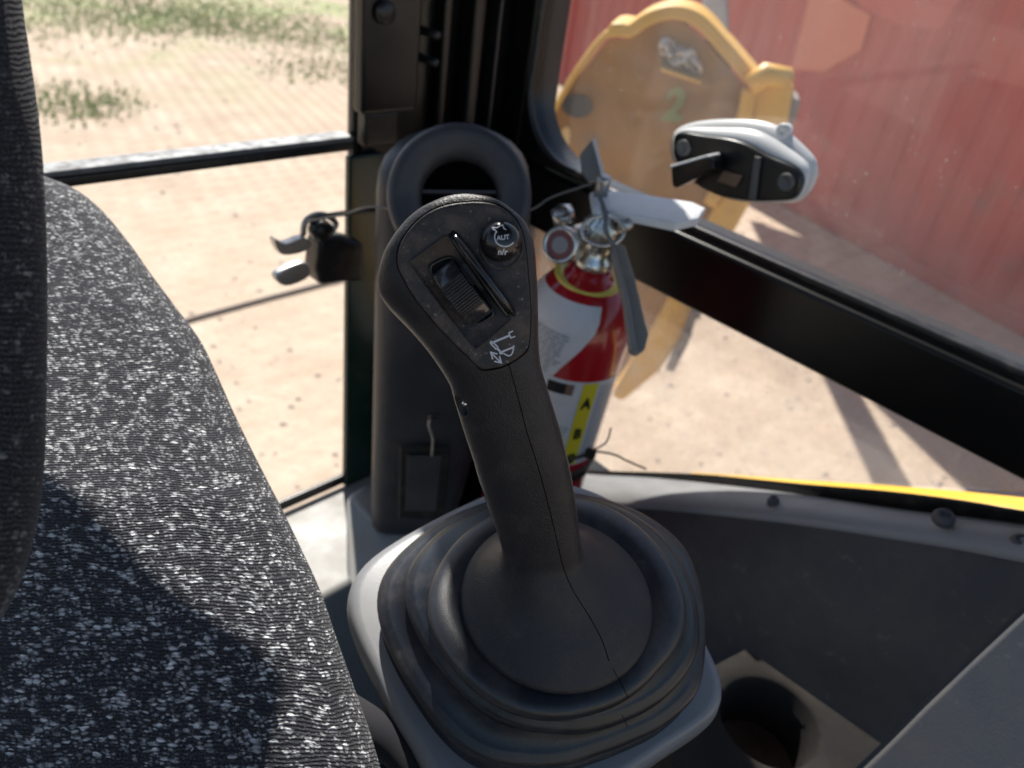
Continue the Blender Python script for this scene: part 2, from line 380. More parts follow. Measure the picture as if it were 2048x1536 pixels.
# rolled rim following the arched top edge and the left edge
topc = smoothline([onB(*p) for p in [(1060, 330), (1090, 262), (1150, 155), (1205, 80), (1235, 66), (1262, 68), (1300, 44), (1345, 32), (1392, 46), (1440, 96), (1480, 142), (1508, 176)]], 5)
rings = []
for i, p in enumerate(topc):
    tn = (topc[min(i+1, len(topc)-1)]-topc[max(i-1, 0)]).normalized(); nn = tn.cross(bn).normalized()
    if nn.z < 0 and i > 10: nn = -nn
    if i <= 10 and nn.x > 0: nn = -nn
    w = .014 if i < 18 else .028
    rings.append([p+nn*w+bn*.013, p+nn*w-bn*.19, p-nn*w*.3-bn*.19, p-nn*w*.3+bn*.02])
loft('rim', rings, m_bucketedge, buck, smooth=False, bev=.008)
# thick wrap on the right: box section running down to the ground
wrapL = [(1508, 172), (1500, 240), (1468, 335), (1420, 430), (1368, 535), (1312, 640), (1260, 730), (1222, 795)]
wrapR = [(1590, 168), (1578, 250), (1535, 345), (1482, 440), (1408, 570), (1372, 665), (1318, 745), (1245, 805)]
poly = [onB(x, y, -.03) for x, y in wrapL] + [onB(x, y, -.03) for x, y in wrapR[::-1]]
prism('wrap_plate', poly, -bn*.22, m_bucketedge, buck, .015)
edge = smoothline([onB(x, y, -.035) for x, y in [(1500, 176), (1488, 238), (1462, 318), (1420, 408)]], 4)
link('edge_bead', mesh('edge_bead', *tube_data(edge, .022, 8)), m_bucketedge, buck, True)
link('corner_lug', mesh('corner_lug', *tube_data([onB(1500, 172, -.05), onB(1530, 150, -.05), onB(1575, 158, 0)], [.031, .034, .031], 10)), m_bucketedge, buck, True)
ce = [(1402, 585), (1398, 620), (1376, 690), (1348, 745), (1330, 742), (1360, 680), (1392, 596)]
prism('cutting_edge', [onB(x, y, -.055) for x, y in ce], -bn*.04, m_steelworn, buck, .006)
for x, y in [(1392, 628), (1374, 668), (1352, 712)]:
    lathe('edge_bolt', onB(x, y, -.055), bn, [(.018, -.006), (.018, .011), (.012, .015), (.0, .015)], m_steelworn, buck, 6)
prism('wear_shoe', [onB(x, y, -.02) for x, y in [(1583, 195), (1603, 200), (1592, 240), (1560, 300), (1545, 290), (1570, 240)]], -bn*.12, m_steelworn, buck, .01)
# lifting pocket: dark sheet carrying the recess shade, a bright shelf and a rusty chain lump in it
prism('pocket_shade', [onB(x, y, -.004) for x, y in [(1322, 92), (1350, 82), (1398, 112), (1402, 162), (1325, 138)]], -bn*-.002, m_scuff_shade, buck)
prism('pocket_shelf', [onB(x, y, -.006) for x, y in [(1324, 128), (1404, 156), (1402, 163), (1324, 137)]], bn*.05, m_bucketedge, buck, .006)
vs = []; fs = []
for k in range(7):
    c0 = onB(1332+k*9.5, 98+k*5+random.uniform(-8, 8), -.03); u, v, n = basis((random.uniform(-1, 1), -1, random.uniform(-1, 1)))
    tube_data([c0+(u*cos(a)*.017+v*sin(a)*.026) for a in np.linspace(0, 2*pi, 10)], .0075, 6, vs, fs)
link('chain', mesh('chain', vs, fs), m_steel, buck, True)
o_c = onB(1155, 212, -.003); bu, bv, bn2 = basis(bn, (1, 0, .1))
prism('scuff_mark', [o_c+bu*.047*cos(a)+bv*.034*sin(a) for a in np.linspace(0, 2*pi, 20)[:-1]], bn*.004, m_scuff_shade, buck)
o_c = onB(1128, 282, -.003)
prism('paint_chip', [o_c+bu*(.018*cos(a)+.006*sin(a))+bv*.046*sin(a) for a in np.linspace(0, 2*pi, 16)[:-1]], bn*.004, painted('chip_yellow', (.72, .48, .2), (.7, .45, .2), (.6, .4, .2), .1), buck)

stick = [onB(1338, 60, .1), onB(1378, 60, .1), onB(1372, -60, .5), onB(1334, -60, .5)]
prism('dipper_stick', stick, -bn*.12, m_steelworn, buck, .008)
stick = [onB(1412, 110, .1), onB(1462, 150, .1), onB(1452, -60, .5), onB(1398, -60, .5)]
prism('bucket_link', stick, -bn*.10, m_steelworn, buck, .008)
def text_mesh(name, body, size, mat, parent, fn, bold=.0):
    cu = bpy.data.curves.new(name, 'FONT'); cu.body = body; cu.size = size; cu.offset = bold; cu.align_x = 'CENTER'; cu.align_y = 'CENTER'; cu.resolution_u = 4
    tmp = bpy.data.objects.new(name, cu); COL.objects.link(tmp)
    dg = bpy.context.evaluated_depsgraph_get(); dg.update()
    me = bpy.data.meshes.new_from_object(tmp.evaluated_get(dg)); bpy.data.objects.remove(tmp)
    bm = bmesh.new(); bm.from_mesh(me); bmesh.ops.triangulate(bm, faces=bm.faces)
    bmesh.ops.subdivide_edges(bm, edges=[e for e in bm.edges if e.calc_length() > size*.25], cuts=1)
    for v in bm.verts: v.co = fn(v.co.x, v.co.y)
    bm.to_mesh(me); bm.free(); me.materials.clear(); me.name = name
    return link(name, me, mat, parent)
def stroke_data(pts, w, fn, vs, fs):
    P = [Vector((*p, 0)) for p in pts]; b = len(vs)
    for i, p in enumerate(P):
        if i == 0: t = P[1]-P[0]; s = 1
        elif i == len(P)-1: t = P[-1]-P[-2]; s = 1
        else:
            a_, b_ = (P[i]-P[i-1]).normalized(), (P[i+1]-P[i]).normalized(); t = a_+b_; s = 1/max(.45, (t.length/2))
        t.normalize(); n = Vector((-t.y, t.x, 0))*w/2*s
        vs += [fn(*(p+n).xy), fn(*(p-n).xy)]
        if i: fs.append((b+2*i-2, b+2*i-1, b+2*i+1, b+2*i))
def disc_data(c, r, fn, vs, fs, n=14):
    b = len(vs); vs += [fn(c[0]+r*cos(2*pi*k/n), c[1]+r*sin(2*pi*k/n)) for k in range(n)]; fs.append(tuple(range(b, b+n)))
text_mesh('green_mark', '2', .125, m_grill, buck, lambda x, y: onB(1349, 213, -.005)+bu*x*.9+bv*y+bu*y*.12, .006)

# ------------------------------------------------------------------ unseen boom added high above the yard to cast ground shade
boom = thing('added_boom', 'unseen yellow boom added overhead to shade the dirt before the red container', 'boom', (0, 4, 3.2))
def over(x, y, z): return Vector((x, y, 0)) + SUN*(z/SUN.z)  # lifts a wanted ground shadow outline towards the sun
prism('added_boom_arm', [over(x, y, 3.4) for x, y in [(2.22, 4.5), (2.62, 3.3), (3.0, 1.6), (4.6, 1.6), (4.2, 5.6), (3.0, 6.9), (2.1, 7.4)]], (0, 0, .35), m_bucketedge, boom, .03)
prism('added_cylinder', [over(x, y, 3.2) for x, y in [(2.05, 7.4), (2.02, 3.2), (2.0, 1.8), (2.22, 1.8), (2.22, 3.2), (2.2, 7.4)]], (0, 0, .14), m_steel, boom, .02)

def seatd_(y): return interp(y, [300, 600, 1000, 1300, 1700], [.57, .485, .40, .36, .325])
# ------------------------------------------------------------------ excavator cab
cab = thing('excavator_cab', 'black framed excavator cab interior with dusty windows', 'excavator cab', CN+Vector((0, 0, 1.2)))
ZF, ZR = 1.22, 3.30
# corner pillar: built-up vertical strips
def LB(name, s0, s1, z0, z1, o0, o1, mat, bev=.003, par=cab): return box(name, LW(s0, z0, o0), -DL*(s1-s0), DR*(o1-o0), (0, 0, z1-z0), mat, par, bev)
def RB(name, s0, s1, z0, z1, o0, o1, mat, bev=.003, par=cab): return box(name, RW(s0, z0, o0), -DR*(s1-s0), DL*(o1-o0), (0, 0, z1-z0), mat, par, bev)
pil = LB('corner_pillar', -.02, .238, ZF, ZR, .0, .022, m_frame, .01)
LB('pillar_flange', .168, .244, 2.262, ZR, -.022, -.003, m_frame, .004)
LB('pillar_channel', .120, .132, 1.6, ZR, -.016, -.001, m_frame, .003)
LB('pillar_channel', .078, .096, 1.6, ZR, -.026, -.001, m_frame, .004)
LB('pillar_channel', .046, .052, 1.6, ZR, -.020, -.001, m_seal, .002)
RB('pillar_cover', .0, .040, ZF, ZR, -.012, .05, m_frame, .006)
LB('pillar_step', .19, .236, 2.225, 2.262, -.018, -.001, m_seal, .003)
lathe('pillar_bolt', onL(768, 24, -.023), -DR, [(.012, 0), (.012, .004), (.008, .007), (0, .007)], m_seal, cab, 20)
for (px, py) in [(872, 70), (868, 125)]:
    lathe('rivet', onL(px, py, -.03), -DR, [(.005, -.03), (.005, .003), (.003, .005), (0, .005)], m_seal, cab, 12)
# front-left window
LB('window_glass', .238, 1.75, 2.2375, ZR-.05, .004, .009, m_glassL, 0)
LB('window_glass', .238, 1.75, 1.71, 2.2195, .004, .009, m_glassL, 0)
rail = LB('window_rail', .246, 1.75, 2.2305, 2.2365, -.012, .012, m_alu, .002)
LB('window_rail_seal', .246, 1.75, 2.220, 2.230, -.011, .012, m_seal, .002)
LB('glass_edge_channel', .205, .252, 1.72, 2.213, -.012, -.001, m_greenglass, .003)
LB('glass_track', .150, .163, 1.72, 2.213, -.014, -.001, m_seal, .003)
LB('track_bracket', .17, .2, 1.955, 1.96, -.006, -.001, m_steel, .001)
LB('sill_seal', .2, 1.75, 1.722, 1.738, -.006, .003, m_seal, .003)
LB('front_sill_panel', .17, 1.75, ZF, 1.720, -.17, .0, m_lightpanel, .012)
# right window
RB('window_bar', .040, 1.35, 2.113, 2.192, -.014, .06, m_frame, .006)
RB('bar_highlight_trim', .040, 1.35, 2.1935, 2.2025, -.004, .012, m_seal, .003)
fil = [RW(.040, 2.2035), RW(.040, 2.2035+.085)] + [RW(.125-.085*cos(a), 2.2885-.085*sin(a)) for a in np.linspace(0.05, pi/2, 14)]
prism('window_corner_fillet', [p-DL*.011 for p in fil], DL*.05, m_frame, cab)
seal = [RW(.040, z, -.004) for z in np.linspace(3.0, 2.30, 6)] + [RW(.125-.085*cos(a), 2.2885-.085*sin(a), -.006) for a in np.linspace(0, pi/2, 16)] + [RW(.18, 2.2032, -.006)]
link('window_seal', mesh('window_seal', *tube_data(seal, .005, 8)), m_seal, cab, True)
RB('window_glass', .03, 1.35, 2.195, ZR-.05, .014, .019, m_glassR, 0)
gl = [RW(.03, 1.78, .03), RW(.03, 2.113, .03), RW(.80, 2.113, .03), RW(.72, 2.085, .03), RW(.272, 1.80, .03)]
prism('window_glass', gl, DL*.005, m_glassR, cab)
RB('upper_header', -.0, 1.35, 3.22, ZR, -.02, .06, m_frame)
LB('upper_header', .238, 1.75, 3.22, ZR, -.02, .06, m_frame)
# sill of the right window, following the sloping lower edge
out_px = [(1150, 946), (1200, 950), (1320, 957), (1500, 976), (1650, 996), (1800, 1018), (1930, 1033), (2048, 1048), (2300, 1080)]
in_px = [(1150, 998), (1200, 1001), (1320, 1006), (1500, 1022), (1650, 1040), (1800, 1062), (1930, 1082), (2048, 1104), (2300, 1146)]
outp = smoothline([onR(*p, -.002) for p in out_px], 4); inp = smoothline([onR(*p, -.05) for p in in_px], 4)
rings = []
for a, b in zip(outp, inp):
    mid = (a+b)/2+Vector((0, 0, .003)); fall = b+Vector((0, 0, -.008))-DL*.004
    rings.append([a-Vector((0, 0, .02)), a, a*.66+b*.34+Vector((0, 0, .004)), a*.3+b*.7+Vector((0, 0, .004)), b, fall, fall+DL*.02-Vector((0, 0, .02))])
led = loft('sill_ledge', rings, m_ledge, cab)
rings = []
for b in inp:
    rings.append([b-DL*.001-Vector((0, 0, .0085)), Vector((b.x, b.y, (b.z+1.3)/2))-DL*.004, Vector((b.x, b.y, ZF))-DL*.002, Vector((b.x, b.y, ZF))+DL*.03, b+DL*.03-Vector((0, 0, .0085))])
loft('side_panel', rings, m_panel, cab)
seal2 = [onR(x, y, .004) for x, y in [(1150, 938), (1200, 941), (1380, 947), (1500, 957), (1613, 968), (1768, 981), (1923, 1000), (2048, 1021), (2300, 1055)]]
rings = []
for p in smoothline(seal2, 3): rings.append([p, p+DL*.008-Vector((0, 0, .004)), p+DL*.008-Vector((0, 0, .05)), p-Vector((0, 0, .03))])
loft('sill_seal', rings, m_seal, cab, smooth=False, bev=.003)
for px, py, r in [(1885, 1040, .0100), (1545, 1006, .0065), (2040, 1092, .010)]:
    pr = [(r, -.004), (r, .001), (r*.8, .0045), (r*.45, .0055), (r*.4, .0035), (0, .0035)]
    lathe('sill_screw', onR(px, py, -.034)+Vector((0, 0, .003)), (-.1, -.1, 1), pr, m_panel2, cab, 28)
# grey side panel at lower right, nearer than the dark one
def pdep(x, y): return .60-(x-1780)*.00012-(y-1230)*.00005
gp = [(2060, 1214), (1950, 1316), (1850, 1412), (1778, 1485), (1700, 1560), (1640, 1640), (2300, 1700), (2300, 1010)]
prism('grey_panel', [at(x, y, pdep(x, y)) for x, y in gp], ray(1900, 1400)*.012, m_panel2, cab, .004)
prism('panel_gasket', [at(x-9, y-5, pdep(x, y)+.004) for x, y in gp], ray(1900, 1400)*.006, m_black, cab)
# body below the windows, floor, roof, the two walls behind
LB('cab_floor', -.02, 1.75, ZF-.06, ZF, -1.4, .02, m_panel, 0)
LB('roof_panel', -.04, 1.80, ZR+.001, ZR+.06, -1.4, .08, m_frame, 0)
RB('lower_wall', -.02, 1.35, ZF-.04, 1.78, .012, .05, m_frame, 0)
LB('rear_wall', 1.75, 1.79, ZF, 2.2, -1.4, .05, m_frame, 0)
RB('door_wall', 1.36, 1.40, ZF, 1.9, -1.7, .03, m_frame, 0)
# yellow bodywork just outside the right window
yb = [(1380, 944), (1490, 950), (1613, 960), (1768, 969), (1923, 981), (2048, 993), (2300, 1016)]
yb2 = [(1380, 945), (1490, 954), (1613, 967), (1768, 980), (1923, 999), (2048, 1021), (2300, 1056)]
rings = []
for (x, y), (x2, y2) in zip(yb, yb2):
    p = onR(x, y, .085); q = onR(x2, y2, .04)
    rings.append([p, q, q-Vector((0, 0, .12)), p-Vector((0, 0, .12))])
tag(loft('body_panel', rings, m_yellow_panel, None, smooth=False, bev=.004), 'bright yellow bodywork strip just outside the lower right window sill', 'body panel')

# light moulded base under the duct
base_px = [(692, 1010), (705, 985), (760, 1000), (905, 1010), (960, 1010), (960, 1300), (692, 1165)]
# ------------------------------------------------------------------ cup holder
ch = thing('cup_holder', 'dusty dark grey cup holder box beside the joystick boot under the side panel', 'cup holder')
CZ = at(1540, 1440, .66).z; zc = Vector((0, 0, CZ))
def onC(x, y, dz=0): return onp(x, y, (0, 0, CZ+dz), Vector((0, 0, 1)))
hc = onC(1540, 1440); hr = .042
outer = [onC(1492, 1296), onC(1640, 1400), onC(1790, 1505), onC(1900, 1600), onC(1650, 1800), onC(1350, 1640), onC(1330, 1380)]
n = 56; ci = []; co = []
for k in range(n):
    a = 2*pi*k/n; d = Vector((cos(a), sin(a), 0)); ci.append(hc+d*hr)
    best = 9
    for i in range(len(outer)):
        p, q = outer[i]-hc, outer[(i+1) % len(outer)]-hc; e = q-p
        den = d.x*e.y-d.y*e.x
        if abs(den) > 1e-9:
            t = (p.x*e.y-p.y*e.x)/den; s = (p.x*d.y-p.y*d.x)/den
            if t > 0 and -1e-6 <= s <= 1.000001: best = min(best, t)
    co.append(hc+d*best)
dz = lambda r, z: [p+Vector((0, 0, z)) for p in r]
sc_ = lambda r, f: [hc+(p-hc)*f for p in r]
m_cup = plastic('cup_holder_plastic', (.022, .021, .021), .85, 600, .2, (.06, .05, .042), .6, 16, .42, .7, .12)
loft('holder_body', [dz(co, -.10), dz(co, -.003), dz(sc_(co, .985), 0), sc_(ci, 1.06), dz(sc_(ci, 1.0), -.003), dz(sc_(ci, .97), -.02), dz(sc_(ci, .93), -.022), dz(sc_(ci, .90), -.06)], m_cup, ch, caps=False)
loft('holder_base', [dz(sc_(ci, .905), -.058), dz(sc_(ci, .4), -.063), dz(sc_(ci, .01), -.064)], plastic('cup_dirt', (.07, .048, .032), .8, 300, .4, (.15, .10, .07), .8, 30, .4, .7), ch, caps=False)

# ------------------------------------------------------------------ seat
def cushion(name, edge, dep, left, mat, parent, rad=.035, thick=.12, nu=46, bulge=0., nv=8):
    E = smoothline([Vector((x, y, 0)) for x, y in edge], nv)
    vs = []; uvs = []; L_ = 0; prev = None; rowsn = len(E)
    cols = None
    for i, e in enumerate(E):
        d = dep(e.y); row = []
        pe = at(e.x, e.y, d)
        if prev is not None: L_ += (pe-prev).length
        prev = pe
        lp = at(left, e.y, d)
        inw = (lp-pe).normalized(); back = ray(e.x, e.y).normalized()
        u = 0; pts = []
        pts.append((pe+inw*.02+back*(rad+thick), -rad*1.5-thick))
        pts.append((pe+inw*.004+back*(rad+thick*.5), -rad*1.5-thick*.5))
        K = 12
        for k in range(K+1):
            a = pi/2*k/K
            pts.append((pe+inw*rad*(1-cos(a))+back*rad*(1-sin(a)), -rad*1.5+rad*1.57*k/K))
        W_ = (lp-pe).length-rad
        for k in range(1, nu):
            t = k/(nu-1)
            pts.append((pe+inw*(rad+W_*t)-back*bulge*sin(min(1, t*2)*pi/2), rad*.07+W_*t))
        for p, uu in pts: vs.append(p); uvs.append((uu, L_))
        cols = len(pts)
    fs = [(i*cols+j, i*cols+j+1, (i+1)*cols+j+1, (i+1)*cols+j) for i in range(rowsn-1) for j in range(cols-1)]
    me = mesh(name, vs, fs, False); uv = me.uv_layers.new(name='UVMap')
    for lp_ in me.loops: uv.data[lp_.index].uv = uvs[lp_.vertex_index]
    return link(name, me, mat, parent, True)
seat = thing('driver_seat', 'dark speckled woven fabric driver seat filling the left foreground', 'seat', at(200, 1300, .5))
seatd = lambda y: interp(y, [300, 600, 1000, 1300, 1700], [.57, .485, .40, .36, .325])
edge = [(-260, 300), (-120, 305), (0, 318), (88, 352), (150, 378), (205, 422), (260, 488), (300, 545), (350, 612), (400, 680), (432, 745), (470, 830), (510, 912), (560, 1010), (600, 1092), (640, 1180), (678, 1290), (712, 1385), (745, 1480), (772, 1580), (800, 1700)]
cushion('backrest_cushion', edge, seatd, -420, m_fab, seat, .05, .14, 60, .012)
edge = [(20, -200), (32, -90), (44, 0), (60, 110), (76, 220), (86, 320), (92, 430), (95, 560), (95, 700), (93, 820), (90, 910), (82, 1000), (62, 1100), (25, 1200), (-40, 1290), (-150, 1370)]
cushion('side_bolster', edge, lambda y: .235, -420, m_fab_shade, seat, .02, .05, 24, .004)
# lower grey edge of the cushion trim beside the armrest
tube('seat_trim', smoothline([at(*p) for p in [(690, 1420, .43), (745, 1456, .415), (800, 1502, .41), (845, 1560, .405), (880, 1660, .40)]], 5), [.010]*21, m_fab_shade, seat, 16)

# ------------------------------------------------------------------ air vent column
duct = thing('air_vent_column', 'dark plastic air duct column with a round vent in front of the corner pillar', 'air vent')
def ddep(y): return interp(y, [250, 330, 700, 1060], [.815, .80, .885, 1.0])
secs = [(254, 878, 945), (258, 852, 972), (268, 822, 998), (284, 796, 1022), (308, 775, 1043), (335, 764, 1055), (370, 760, 1060), (440, 759, 1060), (560, 757, 1040), (700, 754, 1004), (880, 750, 955), (985, 747, 925), (1035, 748, 905), (1046, 756, 895)]
rings = []
toc = (-FW*.75+Vector((0, 0, .35))).normalized()
for y, a, b in secs:
    d = ddep(y); A, B = at(a, y, d), at(b, y, d); c0 = (A+B)/2; w = (B-A)/2
    th = w.length*.62 if y > 300 else w.length*.45
    f = (-FW - w.normalized()*(-FW).dot(w.normalized())).normalized()
    f.z *= .3; f.normalize()
    ring = []
    for k in range(48):
        t = 2*pi*k/48; ct, st = cos(t), sin(t); e = .55
        ring.append(c0+w*(abs(ct)**e*(1 if ct > 0 else -1))+f*th*(abs(st)**e*(1 if st > 0 else -1)))
    rings.append(ring)
loft('duct_housing', rings, m_duct, duct)
vc = at(919, 392, .700); vn = (CAM-vc).normalized(); vn = (vn+UP*.12).normalized()
prof = [(.066, -.03), (.066, -.006), (.063, -.001), (.058, .001), (.053, -.001), (.049, -.002), (.043, -.004), (.038, -.007), (.0355, -.012), (.035, -.03)]
lathe('vent_ring', vc, vn, prof, m_duct, duct, 64, caps=False)
lathe('vent_throat', vc, vn, [(.0358, -.026), (.0, -.027)], m_dark, duct, 32, caps=False)
lu = basis(vn, RT)[0]; lv = vn.cross(lu)
box('vent_louvre', vc-lu*.034-lv*-.004-vn*.012, lu*.068, lv*.003, -vn*.014, m_duct, duct, .0005)
box('vent_louvre', vc-lu*.030-lv*.017-vn*.012, lu*.060, lv*.003, -vn*.014, m_duct, duct, .0005)
# access panel low on the column
def onD(x, y, k=0): return at(x, y, ddep(y)-.060-k)
prism('switch_recess', [onD(x, y, -.0) for x, y in [(800, 893), (902, 893), (886, 1040), (798, 1036)]], -FW*.004, m_seal, duct, .0015)
prism('switch_panel', [onD(x, y, .005) for x, y in [(815, 910), (886, 910), (872, 1022), (812, 1020)]], -FW*.003, m_duct, duct, .001)
tube('zip_tie_tail', smoothline([onD(x, y, .02) for x, y in [(864, 832), (858, 850), (866, 880), (864, 912)]], 5), .0013, m_steel, duct)
tube('zip_tie_head', [onD(856, 835, .02), onD(880, 830, .02)], .003, m_seal, duct)
# moulded base
mb = [(690, 1010, 1.02), (700, 985, 1.02), (745, 1035, .99), (905, 1055, .97), (980, 1010, 1.0), (1010, 1240, .9), (905, 1260, .9), (720, 1200, .93), (690, 1160, .94)]
prism('duct_base', [at(*p) for p in mb], FW*.15, m_lightpanel, duct, .02, seg=4)

slab_pts = [at(x, y, seatd_(y)-.02)+SUN*.66 for x, y in [(-260, 760), (60, 865), (190, 945), (330, 1020), (440, 1065), (565, 1120), (550, 1180), (500, 1400), (480, 1750), (-260, 1750)]]
prism('added_shade_slab', slab_pts, SUN*.02, m_frame, cab)  # unseen slab added to shade the seat, outlined from that shadow
# ------------------------------------------------------------------ window catch on the left glass
wc = thing('window_catch', 'bare metal and black latch catch sticking out from the left window edge', 'latch')
def lp_(x, y, o=-.03): return onL(x, y, o)
prism('catch_body', [lp_(x, y) for x, y in [(612, 462), (650, 455), (700, 468), (700, 545), (655, 545), (612, 552), (605, 520)]], -DR*.03, m_seal, wc, .006)
tube('catch_spring', [lp_(x, y, -.055) for x, y in [(760, 418), (700, 425), (650, 432), (622, 445)]], .003, m_seal, wc)
prism('catch_finger', smoothline([lp_(x, y, -.05) for x, y in [(538, 470), (560, 480), (595, 468), (612, 478), (606, 492), (570, 502), (548, 498)]], 3, True), -DR*.012, m_steel, wc, .003)
prism('catch_finger', smoothline([lp_(x, y, -.05) for x, y in [(540, 545), (570, 525), (600, 518), (612, 535), (600, 552), (560, 565)]], 3, True), -DR*.012, m_steel, wc, .003)
tube('catch_loop', smoothline([lp_(x, y, -.05) for x, y in [(606, 470), (610, 445), (630, 430), (655, 432), (672, 448), (660, 465)]], 4), .0035, m_steel, wc)
lathe('catch_pivot', lp_(645, 462, -.062), -DR, [(.012, -.01), (.012, .003), (.006, .006), (0, .006)], m_seal, wc, 20)

# ------------------------------------------------------------------ window latch on the right glass
m_latch = plastic('latch_black', (.010, .011, .012), .3, 0, 0, damt=.15)
wl = thing('window_latch', 'black window latch with white metal backing fixed to the dusty right window', 'window latch', onR(1480, 320, -.02))
def rp(x, y, o): return onR(x, y, o)
back_px = [(1345, 300), (1352, 262), (1395, 242), (1470, 238), (1530, 245), (1570, 262), (1618, 305), (1634, 330), (1628, 365), (1600, 398), (1560, 404), (1500, 402), (1440, 385), (1395, 350), (1360, 330)]
def resamp(pts, n=72):
    P = [Vector(p) for p in pts]; P.append(P[0]); L_ = [0]
    for a, b in zip(P, P[1:]): L_.append(L_[-1]+(b-a).length)
    out = []; 
    for k in range(n):
        t = L_[-1]*k/n; q = max(0, int(np.searchsorted(L_, t, side='right'))-1); q = min(q, len(P)-2)
        out.append(P[q].lerp(P[q+1], (t-L_[q])/max(1e-9, L_[q+1]-L_[q])))
    return out
def outl(px, o, f=1.): 
    q = resamp(smoothline([rp(x, y, o) for x, y in px], 4, True)); c0 = sum(q, Vector())/len(q); return [c0+(p-c0)*f for p in q]
mid_px = [(1344, 296), (1348, 270), (1374, 255), (1430, 254), (1500, 257), (1540, 271), (1600, 311), (1620, 334), (1617, 370), (1590, 403), (1500, 404), (1440, 391), (1390, 363), (1352, 325)]
body_px = [(1352, 294), (1355, 268), (1372, 262), (1410, 268), (1462, 275), (1500, 286), (1545, 310), (1588, 328), (1608, 345), (1610, 368), (1594, 396), (1560, 401), (1500, 401), (1440, 389), (1395, 366), (1370, 342), (1354, 312)]
back_px = [(1343, 298), (1350, 262), (1395, 243), (1470, 238), (1530, 243), (1572, 260), (1620, 303), (1636, 330), (1630, 368), (1600, 402), (1560, 406), (1500, 405), (1440, 391), (1395, 364), (1355, 332)]
loft('backing_plate', [outl(back_px, -.001), outl(back_px, -.006), outl(back_px, -.009, .99), outl(mid_px, -.0155, 1.0)], m_whitepaint, wl)
prism('gasket', outl(mid_px, -.0157, 1.0), -DL*.003, plastic('tan_gasket', (.45, .38, .27), .6, 0, 0), wl, .001)
loft('latch_frame', [outl(mid_px, -.0189, .995), outl(mid_px, -.022, .99), outl(body_px, -.031, 1.005), outl(body_px, -.031, .99), outl(body_px, -.029, .98)], m_whitepaint, wl)
prism('latch_body', outl(body_px, -.0293, .985), -DL*.008, m_latch, wl, .003)
for x, y in [(1368, 296), (1573, 364)]:
    lathe('latch_screw', rp(x, y, -.038), -DL, [(.0085, -.001), (.0085, .002), (.006, .003), (.004, .001), (0, .001)], m_panel2, wl, 24)
lev = [rp(x, y, -.045) for x, y in [(1362, 330), (1438, 308), (1446, 318), (1448, 335), (1370, 372), (1364, 366)]]
prism('latch_lever', lev, -DL*.018, m_frame, wl, .002)
prism('lever_edge', [rp(x, y, -.040) for x, y in [(1363, 326), (1440, 304), (1443, 310), (1366, 334)]], -DL*.022, m_whitepaint, wl, .0015)
prism('latch_slot', [rp(x, y, -.038) for x, y in [(1436, 362), (1450, 340), (1488, 350), (1474, 374)]], -DL*.003, m_brownmark, wl, .001)
prism('latch_rib', [rp(x, y, -.038) for x, y in [(1512, 312), (1524, 314), (1514, 398), (1500, 398)]], -DL*.004, m_panel, wl, .001)
lathe('hinge_eye', rp(1567, 262, -.01), -DL, [(.007, -.006), (.0075, .002), (.005, .004), (.003, .001), (0, .001)], m_whitepaint, wl, 20)

# ------------------------------------------------------------------ fire extinguisher
e_top = at(1154, 640, .80); e_ax = Vector((.06, -.02, 1)).normalized(); ER = .0575
e0 = e_top - e_ax*.30
fe = thing('fire_extinguisher', 'red fire extinguisher with white and yellow label standing in the cab corner', 'fire extinguisher', e0)
toCam = (CAM-e_top); ex, _, _ = basis(e_ax, toCam)   # faces the camera
ey = e_ax.cross(ex)                                   # towards image right
if ey.dot(RT) < 0: ey = -ey
def EC(th, h, r=ER): return e0+e_ax*h+(ex*cos(th)+ey*sin(th))*r
pr = [(0.0, .0), (ER*.9, .0), (ER, .008), (ER, .285), (ER*.985, .300), (ER*.93, .316), (ER*.83, .331), (ER*.68, .344), (ER*.5, .352), (ER*.38, .357), (ER*.36, .364)]
lathe('cylinder', e0, e_ax, pr, m_red, fe, 72)
def patch(name, t0, t1, h0, h1, mat, lift=.0006, par=fe, n=18):
    vs = []; fs = []
    for i in range(n+1):
        t = t0+(t1-t0)*i/n; vs += [EC(t, h0, ER+lift), EC(t, h1, ER+lift)]
    for i in range(n): fs.append((2*i, 2*i+2, 2*i+3, 2*i+1))
    return link(name, mesh(name, vs, fs, False), mat, par, True)
rd = radians
lab = patch('label', rd(-95), rd(68), .150, .262, m_white)
# upper left label climbing onto the shoulder
vs = []; fs = []; n1 = 14; prr = [(ER, .2625, -9), (ER, .275, -3), (ER, .285, 3), (ER*.985, .300, 12), (ER*.93, .316, 22), (ER*.86, .327, 26), (ER*.72, .3405, 28)]
for i in range(n1+1):
    for (r_, h_, te) in prr: vs.append(EC(rd(-100)+rd(100+te)*i/n1, h_, r_+.0009))
for i in range(n1):
    for j in range(6): fs.append((i*7+j, (i+1)*7+j, (i+1)*7+j+1, i*7+j+1))
link('upper_label', mesh('upper_label', vs, fs, False), m_white, fe, True)
patch('yellow_strip', rd(24), rd(41), .152, .2605, m_yel, .0011)
patch('label_box', rd(-12), rd(7), .245, .258, m_black, .0011)
patch('label_box', rd(7.2), rd(15), .245, .258, m_brownmark, .0012)
for ch_, h in (('A', .235), ('B', .195), ('C', .160)):
    text_mesh('label_letter', ch_, .018, m_black, fe, lambda x, y, h=h: EC(rd(32.5)+x*.8/ER, h+y, ER+.0018), .0009)
vs = []; fs = []
random.seed(3)
def lstrip(t0, t1, h, th=.0016, mr=ER):
    b = len(vs); n = 5
    for i in range(n+1):
        t = rd(t0+(t1-t0)*i/n)
        vs.extend([EC(t, h, mr+.0014), EC(t, h+th, mr+.0014)])
    for i in range(n): fs.append((b+2*i, b+2*i+2, b+2*i+3, b+2*i+1))
